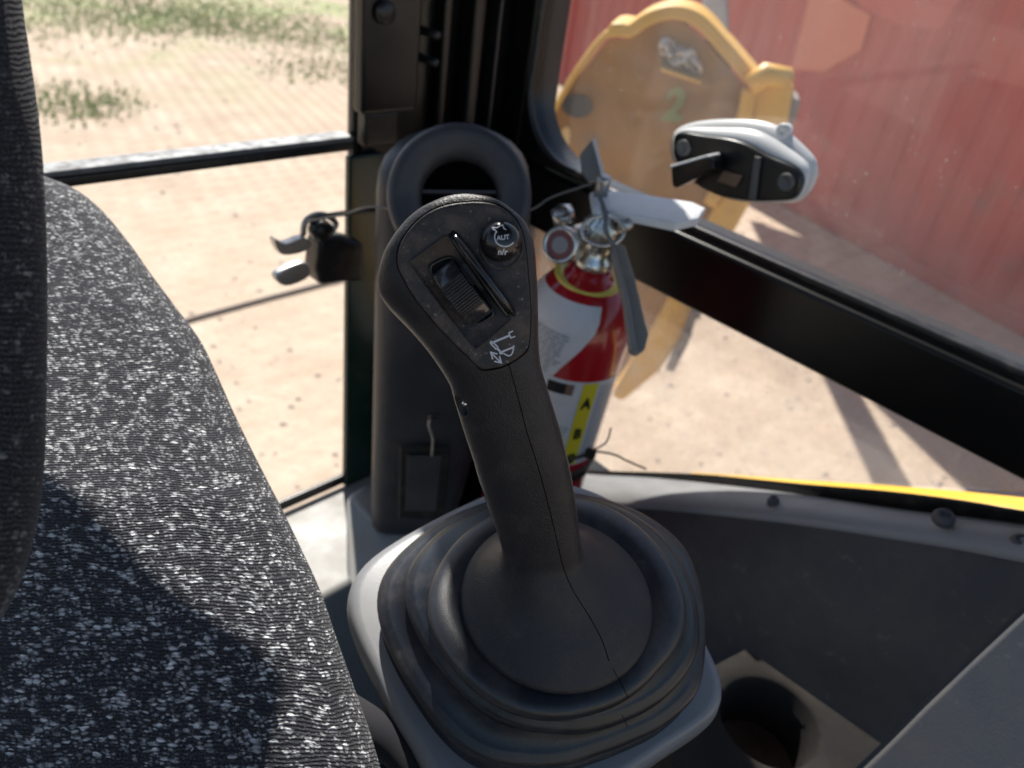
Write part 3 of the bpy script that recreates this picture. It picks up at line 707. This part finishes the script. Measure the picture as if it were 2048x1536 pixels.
for k in range(26):
    a = 44
    while a < 62:
        w = random.uniform(2, 7); lstrip(a, min(64, a+w), .154+k*.0040, .0014); a += w+1.2
for k in range(13):
    a = -75
    while a < -16+k*1.2:
        w = random.uniform(3, 9); hh = .265+k*.0036; lstrip(a, a+w, hh, .0017, ER*float(np.interp(hh, [.285, .300, .316], [1, .988, .94]))); a += w+2
for k in range(12):
    a = -10
    while a < 17:
        w = random.uniform(2, 7); lstrip(a, a+w, .156+k*.0042, .0015); a += w+1.5
link('label_text_lines', mesh('label_text_lines', vs, fs, False), m_textgrey, fe)['kind'] = 'stuff'
for cx, cy, rr in [(-13, .229, .010), (-30, .190, .009)]:
    vs = [EC(rd(cx)+(rr if k % 2 else rr*.45)*cos(k*pi/8)/ER, cy+(rr if k % 2 else rr*.45)*sin(k*pi/8), ER+.0016) for k in range(16)]
    link('label_emblem', mesh('label_emblem', vs, [tuple(range(16))], False), m_mapred, fe)
lathe('strap', e0, e_ax, [(ER+.0005, .124), (ER+.003, .125), (ER+.003, .139), (ER+.0005, .140)], m_seal, fe, 60, caps=False)
tube('strap_cord', [EC(rd(a), .158+.0001*a, ER+.003) for a in range(-60, 66, 6)], .0018, m_seal, fe)
bk = EC(rd(60), .164, ER+.003)
box('strap_buckle', bk-ey*.008-e_ax*.008, ey*.014, e_ax*.013, ex*.006, m_seal, fe, .002)
dbk = (bk-CAM).dot(FW)
tube('strap_tail', smoothline([bk, at(1225, 908, dbk), at(1255, 922, dbk+.01), at(1292, 938, dbk+.02)], 5), .0012, m_seal, fe)
tube('strap_tail', smoothline([bk, at(1212, 885, dbk), at(1222, 855, dbk)], 5), .0010, m_seal, fe)
# valve
nk = e0+e_ax*.364
lathe('tag_ring', e0+e_ax*.350, (e_ax+ex*.15), [(.030, -.001), (.034, 0), (.035, .002), (.034, .004), (.024, .005), (.022, .003)], m_goldring, fe, 40)
lathe('valve_body', nk-e_ax*.006, e_ax, [(.019, 0), (.019, .014), (.0155, .017), (.0155, .034), (.018, .036), (.018, .050), (.013, .055), (.013, .064), (.009, .068), (0, .068)], m_chrome, fe, 32)
gc = at(1121, 490, .725); gn = ((CAM-gc).normalized()-RT*.35).normalized()
gg = lathe('pressure_gauge', gc, gn, [(.012, -.022), (.0175, -.014), (.018, 0), (.0165, .003), (.0145, .0035), (.0135, .001), (0, .001)], m_chrome, fe, 40)
lathe('gauge_face', gc, gn, [(.0142, .0016), (.008, .0019)], M('gauge_face_red', (.20, .05, .05), .35).m, gg, 30, caps=False)
lathe('gauge_centre', gc, gn, [(.0079, .0020), (.0, .0022)], M('gauge_face_grey', (.28, .27, .27), .35).m, gg, 24, caps=False)
link('gauge_boss', mesh('gauge_boss', *tube_data([at(1165, 470, .765), at(1135, 480, .745)], .012, 16)), m_chrome, fe, True)
lathe('valve_boss', at(1125, 425, .76), (CAM-at(1125, 425, .76)).normalized()+UP*.9-RT*.2, [(.012, -.02), (.0125, 0), (.0115, .002), (.005, .003), (0, .003)], m_chrome, fe, 6)
def lever(name, top, bot, th, mat):
    T = [at(*p) for p in top]; B = [at(*p) for p in bot]; dn = Vector((0, 0, -th))
    rings = [[a, a*.5+b*.5+Vector((0, 0, .002)), b, b+dn, a+dn*.7] for a, b in zip(T, B)]
    return loft(name, rings, mat, fe, smooth=False, bev=.0015)
def plate_ch(name, px, d0, d1, th, mat, bev=.0015):
    n_ = len(px); pts = [at(x, y, d0+(d1-d0)*t) for x, y, t in px]
    nrm = (pts[1]-pts[0]).cross(pts[-1]-pts[0]).normalized()
    if nrm.dot(FW) < 0: nrm = -nrm
    return prism(name, pts, nrm*th, mat, fe, bev)
lever('squeeze_lever', [(1180, 384, .755), (1225, 380, .75), (1300, 390, .735), (1385, 403, .715), (1412, 416, .71)], [(1186, 412, .725), (1225, 422, .72), (1290, 435, .705), (1350, 447, .69), (1398, 436, .695)], .008, m_whitepaint)
plate_ch('carry_handle', [(1216, 484, 0), (1250, 488, 0), (1272, 560, .4), (1290, 640, .8), (1298, 668, 1), (1290, 700, 1), (1272, 712, 1), (1258, 705, 1), (1246, 610, .6), (1230, 545, .3)], .74, .72, .006, m_greylever, .002)
plate_ch('handle_flange', [(1216, 484, 0), (1222, 486, 0), (1240, 545, .3), (1256, 610, .6), (1272, 712, 1), (1258, 705, 1), (1246, 610, .6), (1230, 545, .3)], .739, .719, -.008, m_greylever, .001)
plate_ch('grey_tab', [(1160, 308, 0), (1184, 280, 0), (1190, 300, 0), (1206, 355, 0), (1178, 366, 0), (1164, 345, 0)], .79, .79, .004, m_greylever, .001)  # small grey tab above the squeeze lever
plate_ch('tab_edge', [(1184, 279, 0), (1189, 279, 0), (1210, 352, 0), (1203, 356, 0)], .788, .788, -.003, m_whitepaint, .0005)
tube('pull_ring', [at(1206+42*cos(a), 462+30*sin(a), .715) for a in np.linspace(0, 2*pi, 30)], .0018, m_chrome, fe)
tube('safety_pin', smoothline([at(1200, 395, .72), at(1212, 430, .712), at(1212, 462, .71), at(1228, 492, .71)], 5), .0022, m_alu, fe)
lathe('lever_rivet', at(1208, 358, .73), (0, -.3, 1), [(.007, -.02), (.007, .0015), (.0055, .003), (0, .003)], m_steel, fe, 16)
lathe('lever_rivet', at(1255, 448, .715), (.2, -.8, .5), [(.0055, -.02), (.0055, .0015), (.004, .003), (0, .003)], m_steel, fe, 16)
# cord running from the window catch past the column to the extinguisher
cp = [(612, 444, .80), (690, 428, .79), (756, 414, .75), (900, 450, .70), (1048, 424, .72), (1100, 396, .73), (1150, 378, .735), (1200, 362, .735)]
tag(tube('thin_cord', smoothline([at(*p) for p in cp], 6), .0011, m_cordgrey), 'thin grey cord strung from the left window catch to the extinguisher valve', 'cord')

# ------------------------------------------------------------------ armrest console with joystick
nB = (Vector((0, 0, 1)) - FW*.16*Vector((0, 1, 0)).dot(Vector((0, 1, 0)))).normalized()
nB = Vector((.0, -.20, 1)).normalized()
Bc = at(1112, 1225, .40)
def onBt(x, y, h): return onp(x, y, Bc+nB*h, nB)
bU, bV, _ = basis(nB, (1, 0, 0))
def ringpoly(px, h, n=120):
    P = [onBt(x, y, h) for x, y in px]; c0 = Bc+nB*h
    pol = []
    for p in P:
        d = p-c0; pol.append((atan2(d.dot(bV), d.dot(bU)), Vector((d.dot(bU), d.dot(bV))).length))
    pol.sort(); A = np.array([p[0] for p in pol]); R_ = np.array([p[1] for p in pol])
    A = np.concatenate([A-2*pi, A, A+2*pi]); R_ = np.concatenate([R_]*3)
    th = np.linspace(-pi, pi, n, endpoint=False); r = np.interp(th, A, R_)
    for _ in range(6): r = (np.roll(r, 1)+2*r+np.roll(r, -1))/4
    return list(r)
TH = np.linspace(-pi, pi, 120, endpoint=False)
def mk(r, h, s=1., add=0.): return [Bc+nB*h+(bU*cos(t)+bV*sin(t))*(rr*s+add) for t, rr in zip(TH, r)]
r2 = ringpoly([(853, 1206), (865, 1157), (890, 1108), (927, 1067), (972, 1036), (1029, 1008), (1111, 993), (1160, 995), (1234, 1021), (1296, 1067), (1341, 1124), (1370, 1190), (1376, 1231), (1357, 1284), (1316, 1337), (1255, 1395), (1185, 1423), (1111, 1436), (1029, 1423), (968, 1391), (914, 1341), (877, 1288), (857, 1247)], -.002)
r3 = ringpoly([(806, 1190), (816, 1140), (845, 1095), (890, 1056), (947, 1026), (1009, 1000), (1120, 988), (1240, 1012), (1330, 1075), (1378, 1150), (1396, 1240), (1398, 1300), (1370, 1350), (1330, 1395), (1275, 1428), (1214, 1452), (1111, 1462), (1029, 1450), (968, 1421), (906, 1366), (857, 1304), (822, 1247)], -.018)
r4 = ringpoly([(752, 1206), (757, 1165), (783, 1120), (832, 1076), (890, 1040), (960, 1010), (1080, 985), (1260, 1010), (1370, 1090), (1405, 1200), (1408, 1300), (1400, 1385), (1357, 1425), (1275, 1475), (1193, 1508), (1111, 1532), (1029, 1528), (947, 1510), (890, 1465), (832, 1385), (783, 1305), (758, 1245)], -.034)
r5 = [a*1.0 for a in r4]
js = thing('joystick', 'black control joystick with thumb wheel and ribbed rubber boot in the centre', 'joystick', Bc)
R1 = [.0475]*120
random.seed(11)
wob = [.0035*sin(3*t+1.1)+.0025*sin(5*t+.3)+.0015*sin(9*t) for t in TH]
r3 = [a*(1+w) for a, w in zip(r3, wob)]; r4 = [a*(1+w*1.3) for a, w in zip(r4, wob[40:]+wob[:40])]
def crest(rr, h, nxt=None):
    return [mk(rr, h+.0058, .925), mk(rr, h+.0040, .945), mk(rr, h+.0024, .972), mk(rr, h+.0008, .992), mk(rr, h-.0012, 1.0), mk(rr, h-.0034, .998), mk(rr, h-.0054, .985), mk(rr, h-.0068, .962), mk(rr, h-.0084, .935)]
rg = [mk(r2, .0008, .66), mk(r2, .0010, .74), mk(r2, .0022, .80), mk(r2, .0024, .86), mk(r2, .0016, .92), mk(r2, .0002, .965), mk(r2, -.002, .992), mk(r2, -.0045, 1.0), mk(r2, -.007, .99), mk(r2, -.0092, .965), mk(r2, -.0108, .935)]
rg += crest(r3, -.018)[0:] + crest(r4, -.034)
for k, (h, sq_) in enumerate([(-.0445, .935), (-.047, .96), (-.050, .985), (-.056, .985), (-.062, .98)]): rg.append(mk(r4, h, sq_))
BOOT = loft_data(rg)
loft('rubber_boot', rg, m_boot, js)
# dome skirt of the grip
dc = at(1112, 1196, .392) - nB*.0; 
dome = [(.0495, -.006), (.0505, -.0030), (.0505, -.0005), (.0495, .0015), (.0475, .0035), (.044, .0070), (.039, .0118), (.033, .0172), (.0275, .0228), (.0235, .028), (.0185, .034)]
dC = Bc+nB*.0034+bV*.0065-bU*.0002
axis = nB.copy()
topg = at(1085, 1090, .372)
rings = []
for i, (r, h) in enumerate(dome):
    t = max(0, (h-.004)/.042)**1.1
    cc = dC+nB*h
    tgt = at(1084, 1085, .3735)
    cx = cc.lerp(tgt+nB*(h-.036), min(1, t))
    rings.append([cx+(bU*cos(a)+bV*sin(a))*r for a in TH])
skirt_rings = rings
# grip
def gd(y): return 1/interp(y, [380, 560, 740, 900, 1080, 1200], [1/.298, 1/.305, 1/.318, 1/.336, 1/.361, 1/.382])
sil = [(387, 921, 938), (389, 903, 956), (393, 884, 985), (400, 866, 1003), (412, 838, 1022), (434, 809, 1050), (467, 782, 1066), (499, 763, 1072), (535, 752, 1074), (562, 749, 1076), (587, 755, 1077), (614, 776, 1077.5), (652, 814, 1078), (691, 848, 1079), (729, 875, 1083), (765, 897, 1094), (800, 907, 1105), (860, 925, 1124), (920, 945, 1139), (960, 956, 1147), (1000, 969, 1154), (1040, 984, 1159), (1075, 996, 1163), (1110, 1003, 1169), (1165, 1012, 1177), (1240, 1020, 1185)]
sy = [s[0] for s in sil]; sa = [s[1] for s in sil]; sb = [s[2] for s in sil]
ys = [387, 388, 390, 393, 397, 402, 408, 416, 426, 438, 452, 467, 483] + list(range(500, 1230, 14)) + [1230]
rings = []
def gthick(y): return interp(y, [387, 393, 402, 416, 440, 470, 560, 700, 765, 900, 1085, 1165], [.002, .007, .012, .017, .022, .026, .030, .028, .026, .027, .029, .036])
def gexp(y): return interp(y, [387, 480, 700, 800, 1100], [.75, .62, .62, .8, .9])
def gframe(y):
    a, b = interp(y, sy, sa), interp(y, sy, sb); d = gd(y)
    A, B = at(a, y, d), at(b, y, d); w = (B-A)/2; c0 = (A+B)/2
    return c0, w
fN = None
for y in ys:
    c0, w = gframe(y); wn = w.normalized()
    c1, _ = gframe(min(1230, y+20)); c2, _ = gframe(max(400, y-20)); ax = (c2-c1).normalized() if y < 1230 else ax
    f = (-FW+UP*.12); f = (f-wn*f.dot(wn)).normalized(); th = gthick(y)/2*1.15; e = gexp(y)
    c0 = c0 - f*th*.55
    ring = []
    for k in range(80):
        t = 2*pi*k/80; ct, st = cos(t), sin(t)
        ee = e if st > 0 else .95
        ring.append(c0+w*(abs(ct)**ee*(1 if ct > 0 else -1))+f*th*(abs(st)**ee*(1 if st > 0 else -1.5)))
    rings.append(ring)
GRIP_RINGS = rings
def gsurf(x, y, lift=0.):
    c0, w = gframe(y); wn = w.normalized(); f = (-FW+UP*.12); f = (f-wn*f.dot(wn)).normalized(); th = gthick(y)/2*1.15; e = gexp(y)
    a, b = interp(y, sy, sa), interp(y, sy, sb); u = max(-.995, min(.995, (x-(a+b)/2)/((b-a)/2)))
    ct = abs(u)**(1/e); st = sqrt(max(0, 1-ct*ct))
    return c0-f*th*.55+w*u+f*(th*st**e+lift), f
# face plane of the head
fp = [gsurf(910, 470)[0], gsurf(850, 600)[0], gsurf(1010, 680)[0]]
hn = (-FW+UP*.16-RT*.05).normalized()
mx = max([gsurf(x, y)[0].dot(hn) for x, y in [(900, 430), (930, 560), (1000, 700), (840, 520), (1030, 500)]])
H0 = hn*mx  # plane point
hp = Vector(gsurf(930, 560)[0]); hp = hp+hn*(mx-hp.dot(hn))
# best fit plane through the surface of the head, then a little proud
A_ = np.array([list(gsurf(x, y)[0]) for x, y in [(880, 440), (940, 430), (1010, 460), (830, 520), (930, 540), (1040, 560), (860, 600), (960, 640), (1030, 650), (960, 710), (1020, 705)]])
cc_ = A_.mean(0); _, _, vt = np.linalg.svd(A_-cc_); hn = Vector(vt[2]); hn = -hn if hn.dot(FW) > 0 else hn
hp = Vector(cc_)+hn*.0012
hu, hv, _ = basis(hn, RT)
def onH(x, y, l=0.): return onp(x, y, hp, hn)+hn*l
def hxy(x, y, l=0.): return hp+hu*x+hv*y+hn*l
plate_px = [(946, 404), (987, 408), (1015, 423), (1036, 447), (1047, 476), (1053, 515), (1056, 551), (1061, 620), (1058, 683), (1050, 704), (1023, 724), (993, 736), (962, 738), (941, 718), (891, 669), (837, 606), (807, 557), (796, 529), (798, 497), (815, 464), (848, 431), (891, 411)]
pp = smoothline([onH(x, y) for x, y in plate_px], 4, True)
cpp = sum(pp, Vector())/len(pp)
gs = [cpp+(p-cpp)*1.018-hn*.0002 for p in pp]
prism('plate_gap', gs, -hn*.006, m_dark, js)
rings = [[p-hn*.005 for p in pp], [p+hn*.0002 for p in pp], [cpp+(p-cpp)*.985+hn*.0006 for p in pp], [cpp+(p-cpp)*.95+hn*.0006 for p in pp]]
fplate = loft('face_plate', rings, m_plate, js)
# wheel bezel: raised lip and sunken field
bz = smoothline([onH(x, y, .0006) for x, y in [(822, 522), (826, 517), (860, 492), (888, 472), (896, 471), (902, 478), (960, 558), (1018, 630), (1022, 637), (1016, 645), (962, 690), (953, 695), (945, 690), (880, 610), (824, 532)]], 2, True)
cb_ = sum(bz, Vector())/len(bz)
rings = [[p-hn*.0004 for p in bz], [p+hn*.0007 for p in bz], [cb_+(p-cb_)*.972+hn*.0007 for p in bz], [cb_+(p-cb_)*.955+hn*.0002 for p in bz]]
bezel = loft('wheel_bezel', rings, m_plate, js, bev=0)
loft('bezel_lip', [[cb_+(p-cb_)*1.0+hn*.0004 for p in bz], [cb_+(p-cb_)*.998+hn*.0012 for p in bz], [cb_+(p-cb_)*.980+hn*.0012 for p in bz], [cb_+(p-cb_)*.978+hn*.0004 for p in bz]], m_gloss, js, caps=False)
# slot
slot = smoothline([onH(x, y, .0006) for x, y in [(860, 532), (872, 522), (898, 512), (915, 522), (948, 562), (980, 606), (988, 622), (984, 634), (958, 648), (944, 646), (918, 610), (884, 572), (864, 548)]], 3, True)
csl = sum(slot, Vector())/len(slot)
loft('wheel_slot', [[p+hn*.0003 for p in slot], [p+hn*.0010 for p in slot], [csl+(p-csl)*.95+hn*.0010 for p in slot], [csl+(p-csl)*.92-hn*.0002 for p in slot]], m_gloss, js)
m_wheel = plastic('wheel_plastic', (.022, .024, .029), .26, 0, 0, (.28, .2, .15), .25, 120, .5, .75)
m_wheel.node_tree.nodes['Principled BSDF'].inputs['Coat Weight'].default_value = .7
# thumb wheel: segment of a drum
w0, w1 = onH(886, 536), onH(963, 634); wl0 = onH(866, 545); wr0 = onH(908, 526)
Wd = (w1-w0); Ln = Wd.length; wd = Wd.normalized(); wx = (wr0-wl0); wx = (wx-wd*wx.dot(wd)-hn*wx.dot(hn)).normalized(); WW = .0104
Rw_ = .0160; hgt = Rw_-sqrt(max(1e-9, Rw_**2-(Ln/2)**2)); cen = (w0+w1)/2-hn*(Rw_-hgt)+hn*.0026
amax = math.asin(min(.99, (Ln/2+.0006)/Rw_))
def drum(name, a0, a1, rad_fn, mat, wscale=1., n=100):
    rings = []
    for i in range(n+1):
        a = a0+(a1-a0)*i/n; r = rad_fn(a); rin = Rw_*.6
        d = wd*sin(a)+hn*cos(a); hw = WW/2*wscale
        b = .0007
        rings.append([cen+d*(r-b)-wx*hw, cen+d*r-wx*(hw-b), cen+d*r+wx*(hw-b), cen+d*(r-b)+wx*hw, cen+d*rin+wx*hw, cen+d*rin-wx*hw])
    return loft(name, rings, mat, js, smooth=True)
a_lo, a_hi = -amax*.48, amax*.52
drum('thumb_wheel', -amax, amax, lambda a: Rw_-.0002 if a_lo < a < a_hi else Rw_, m_wheel)
NR = 13
for k in range(NR):
    a = a_lo+(a_hi-a_lo)*(k+.5)/NR; d = wd*sin(a)+hn*cos(a); tn = wd*cos(a)-hn*sin(a); p = cen+d*(Rw_-.0003)
    hw = WW/2*.97; tw = .00052
    prism('wheel_rib', [p-wx*hw-tn*tw, p+wx*hw-tn*tw, p+wx*hw+tn*tw, p-wx*hw+tn*tw], d*.0011, m_plate, js, .0003, seg=2)
# divider fin between wheel and button
def fin(name, a, b, off, hmax, th, mat):
    A, B = onH(*a, .0002), onH(*b, .0002); L_ = (B-A); n_ = 26; side = L_.cross(hn).normalized()
    rings = []
    for i in range(n_+1):
        t = i/n_; hh = hmax*(4*t*(1-t))**.55+.0003; w = th*(.35+.65*(4*t*(1-t))**.5); p = A+L_*t
        rings.append([p-side*w-hn*.001, p-side*w*.9+hn*hh*.6, p-side*w*.45+hn*hh*.95, p+side*w*.1+hn*hh, p+side*w*.6+hn*hh*.8, p+side*w-hn*.001])
    return loft(name, rings, mat, js)
fin('divider_fin', (903, 462), (1030, 632), 0, .0110, .0023, m_gloss)
fin('divider_fin', (897, 466), (1018, 636), 0, .0026, .0018, m_gloss)
# push button
bc = onH(1000, 482, 0); BR = .0078
lathe('button_seat', onH(1003, 494, 0), hn, [(.0086, -.0005), (.0086, .0010), (.0078, .0013), (.0072, .0003), (0, .0003)], m_plate, js, 40)
sp_ = [(BR*cos(a), BR*sin(a)*.80) for a in np.linspace(-.25, pi/2, 18)]
bt = lathe('push_button', bc+hn*.0030, hn, sp_, m_gloss, js, 48)
def onBtn(x, y, l=.00012):  # x right, y up in metres on the button face
    y -= .0; r = min(.96, sqrt(x*x+y*y)/BR); return bc+hn*.0030+hu*x+hv*y+hn*(BR*.80*sqrt(1-r*r)+l)
k_ = BR/37.
def bpx(cx, cy): return ((700+cx/3.658-999.5)*k_, -(360+cy/3.658-480)*k_)
vs = []; fs = []
arc = [bpx(1124+68*1.0*cos(a), 404+60*sin(a)) for a in np.linspace(radians(35), radians(215), 16)]
stroke_data(arc, .00042, onBtn, vs, fs)
stroke_data([bpx(1072, 375), bpx(1062, 362), bpx(1046, 354), bpx(1044, 344), bpx(1072, 346), bpx(1090, 334), bpx(1112, 330), bpx(1116, 350), bpx(1130, 358)], .00036, onBtn, vs, fs)
link('button_symbol', mesh('button_symbol', vs, fs, False), m_print, bt)
def btxt(body, cx, cy, size, rot=-.12, bold=.00004):
    ox, oy = bpx(cx, cy)
    return text_mesh('button_lettering', body, size, m_print, bt, lambda x, y: onBtn(ox+x*cos(rot)-y*sin(rot), oy+x*sin(rot)+y*cos(rot)), bold)
btxt('AUT', 1110, 408, .0024, .10, .00005); btxt('n/r', 1108, 500, .0031, -.05, .00008)
# bucket symbol printed on the face plate
def ipx(cx, cy): return (940+cx/12.8, 640+cy/12.8)
def fH(x, y): return onH(x, y, .00075)
vs = []; fs = []
def st(pts, w): stroke_data([ipx(*p) for p in pts], w*1.2/12.8, fH, vs, fs)
st([(560, 575), (1005, 390)], 42); st([(1100, 272), (995, 322), (1012, 385), (1045, 450), (1158, 408)], 28)
disc_data(ipx(552, 572), 50/12.8, fH, vs, fs)
st([(535, 600), (672, 742)], 30); st([(612, 582), (718, 690)], 30); st([(665, 738), (718, 688)], 28); st([(690, 712), (790, 815)], 46)
disc_data(ipx(790, 828), 46/12.8, fH, vs, fs)
st([(825, 800), (1110, 685)], 36); st([(1122, 640), (1112, 715), (1085, 830), (1050, 885), (985, 910), (930, 885), (815, 825)], 28)
st([(555, 850), (770, 1055)], 28)
st([(700, 862), (530, 815), (580, 995)], 30); st([(750, 912), (800, 1085), (620, 1045)], 30)
for i in range(len(vs)): pass
link('bucket_symbol', mesh('bucket_symbol', vs, fs, False), m_print, fplate)
# mould seam on grip and skirt, narrow dark groove line
# one continuous rubber skin: grip and flared skirt merged, blended and dented for the screw holes
tmp = []
for rr_ in (GRIP_RINGS, skirt_rings):
    me_ = mesh('tmp', *loft_data(rr_)); tmp.append(me_)
bm = bmesh.new()
for me_ in tmp: bm.from_mesh(me_)
me_ = bpy.data.meshes.new('tmp2'); bm.to_mesh(me_); bm.free()
ot = bpy.data.objects.new('tmp2', me_); COL.objects.link(ot)
md = ot.modifiers.new('r', 'REMESH'); md.mode = 'VOXEL'; md.voxel_size = .00075; md.adaptivity = 0
dg = bpy.context.evaluated_depsgraph_get(); dg.update()
me_ = bpy.data.meshes.new_from_object(ot.evaluated_get(dg)); bpy.data.objects.remove(ot)
nv_ = len(me_.vertices); co_ = np.empty(nv_*3); me_.vertices.foreach_get('co', co_); co_ = co_.reshape(-1, 3)
ed = np.empty(len(me_.edges)*2, dtype=np.int32); me_.edges.foreach_get('vertices', ed); ed = ed.reshape(-1, 2)
deg = np.bincount(ed.ravel(), minlength=nv_).reshape(-1, 1)
def lap(c):
    a_ = np.zeros_like(c)
    for k in range(3):
        a_[:, k] = np.bincount(ed[:, 0], c[ed[:, 1], k], nv_)+np.bincount(ed[:, 1], c[ed[:, 0], k], nv_)
    return a_/deg
J = np.array(dC+nB*.030+(at(1084, 1085, .3735)-dC-nB*.036)*.6)
hh_ = (co_-np.array(dC))@np.array(nB)
wgt = np.exp(-((hh_-.027)/.014)**2).reshape(-1, 1)*.9
rad_ = np.linalg.norm(co_-np.array(dC)-np.outer(hh_, np.array(nB)), axis=1).reshape(-1, 1)
wgt = wgt*(rad_ < .06)
for it in range(3): co_ += (lap(co_)-co_)*.5
for it in range(260): co_ += (lap(co_)-co_)*wgt*.6
for (px_, py_, rw_, rl_, dep_) in [(918, 812, .0030, .0050, .0055), (961, 988, .0024, .0058, .0045)]:
    c0, f0 = gsurf(px_+3, py_, 0); c1, _ = gsurf(px_+3+8, py_+20, 0); al = (c1-c0).normalized(); sd_ = al.cross(f0).normalized()
    cc = np.array(c0); rel = co_-cc; a1 = rel@np.array(al)/rl_; dd = np.linalg.norm(rel-np.outer(rel@np.array(al), np.array(al)), axis=1)/rw_
    q = a1**2+dd**2; m1 = q < 1; inward = (RT*1.-FW*-.5); inward = np.array(inward.normalized())
    co_[m1] += inward*dep_*np.sqrt(1-q[m1]).reshape(-1, 1)
me_.vertices.foreach_set('co', co_.ravel()); me_.update(); me_.materials.clear(); me_.name = 'grip'
from mathutils.bvhtree import BVHTree
gv_ = [Vector(c) for c in co_]; gp_ = [tuple(p.vertices) for p in me_.polygons]
bv_ = [BVHTree.FromPolygons(gv_, gp_), BVHTree.FromPolygons(BOOT[0], BOOT[1])]
link('grip', me_, m_grip, js, True)
def seam_pts(px):
    out = []
    for p in smoothline([Vector((x, y, 0)) for x, y in px], 10):
        d = ray(p.x, p.y).normalized(); hs = [b.ray_cast(CAM, d) for b in bv_]; hs = [h for h in hs if h[0] is not None]
        if hs:
            h = min(hs, key=lambda q: q[3]); out.append(h[0]-d*.00008)
    return out
for px_, rr_ in [([(1018, 730), (1028, 765), (1040, 810), (1055, 868), (1075, 930), (1090, 985), (1103, 1035), (1116, 1090), (1127, 1135), (1146, 1180), (1180, 1235), (1204, 1280), (1218, 1322)], .00019), ([(1226, 1338), (1243, 1368), (1256, 1396)], .00016), ([(1244, 1430), (1256, 1455)], .00015)]:
    sp2 = seam_pts(px_)
    if len(sp2) > 3: tube('mould_seam', sp2, rr_, m_dark, js, 6)
s0, f0 = gsurf(930, 808, .0004)
lathe('grip_screw', s0, f0, [(.0011, -.001), (.0011, .0002), (0, .0005)], m_chrome, js, 14)

# console under the boot
cons = thing('armrest_console', 'grey plastic armrest console carrying the rubber joystick boot', 'console', Bc-nB*.06)
cpx = [(690, 1200), (692, 1172), (715, 1135), (770, 1095), (840, 1055), (930, 1010), (1010, 975), (1110, 960), (1230, 1000), (1340, 1130), (1400, 1270), (1440, 1345), (1454, 1385), (1450, 1415), (1400, 1452), (1330, 1496), (1250, 1550), (1130, 1620), (1000, 1660), (900, 1600), (830, 1490), (760, 1360), (712, 1265)]
rc = ringpoly(cpx, -.054)
loft('console_top', [mk(rc, -.051, .60), mk(rc, -.0502, .93), mk(rc, -.0510, .962), mk(rc, -.0535, .988), mk(rc, -.058, 1.0), mk(rc, -.065, 1.0, .001)], m_cons, cons)
loft('console_body', [mk(rc, -.0652, .985), mk(rc, -.082, .96), mk(rc, -.12, .80), mk(rc, -.20, .72)], m_cons, cons)
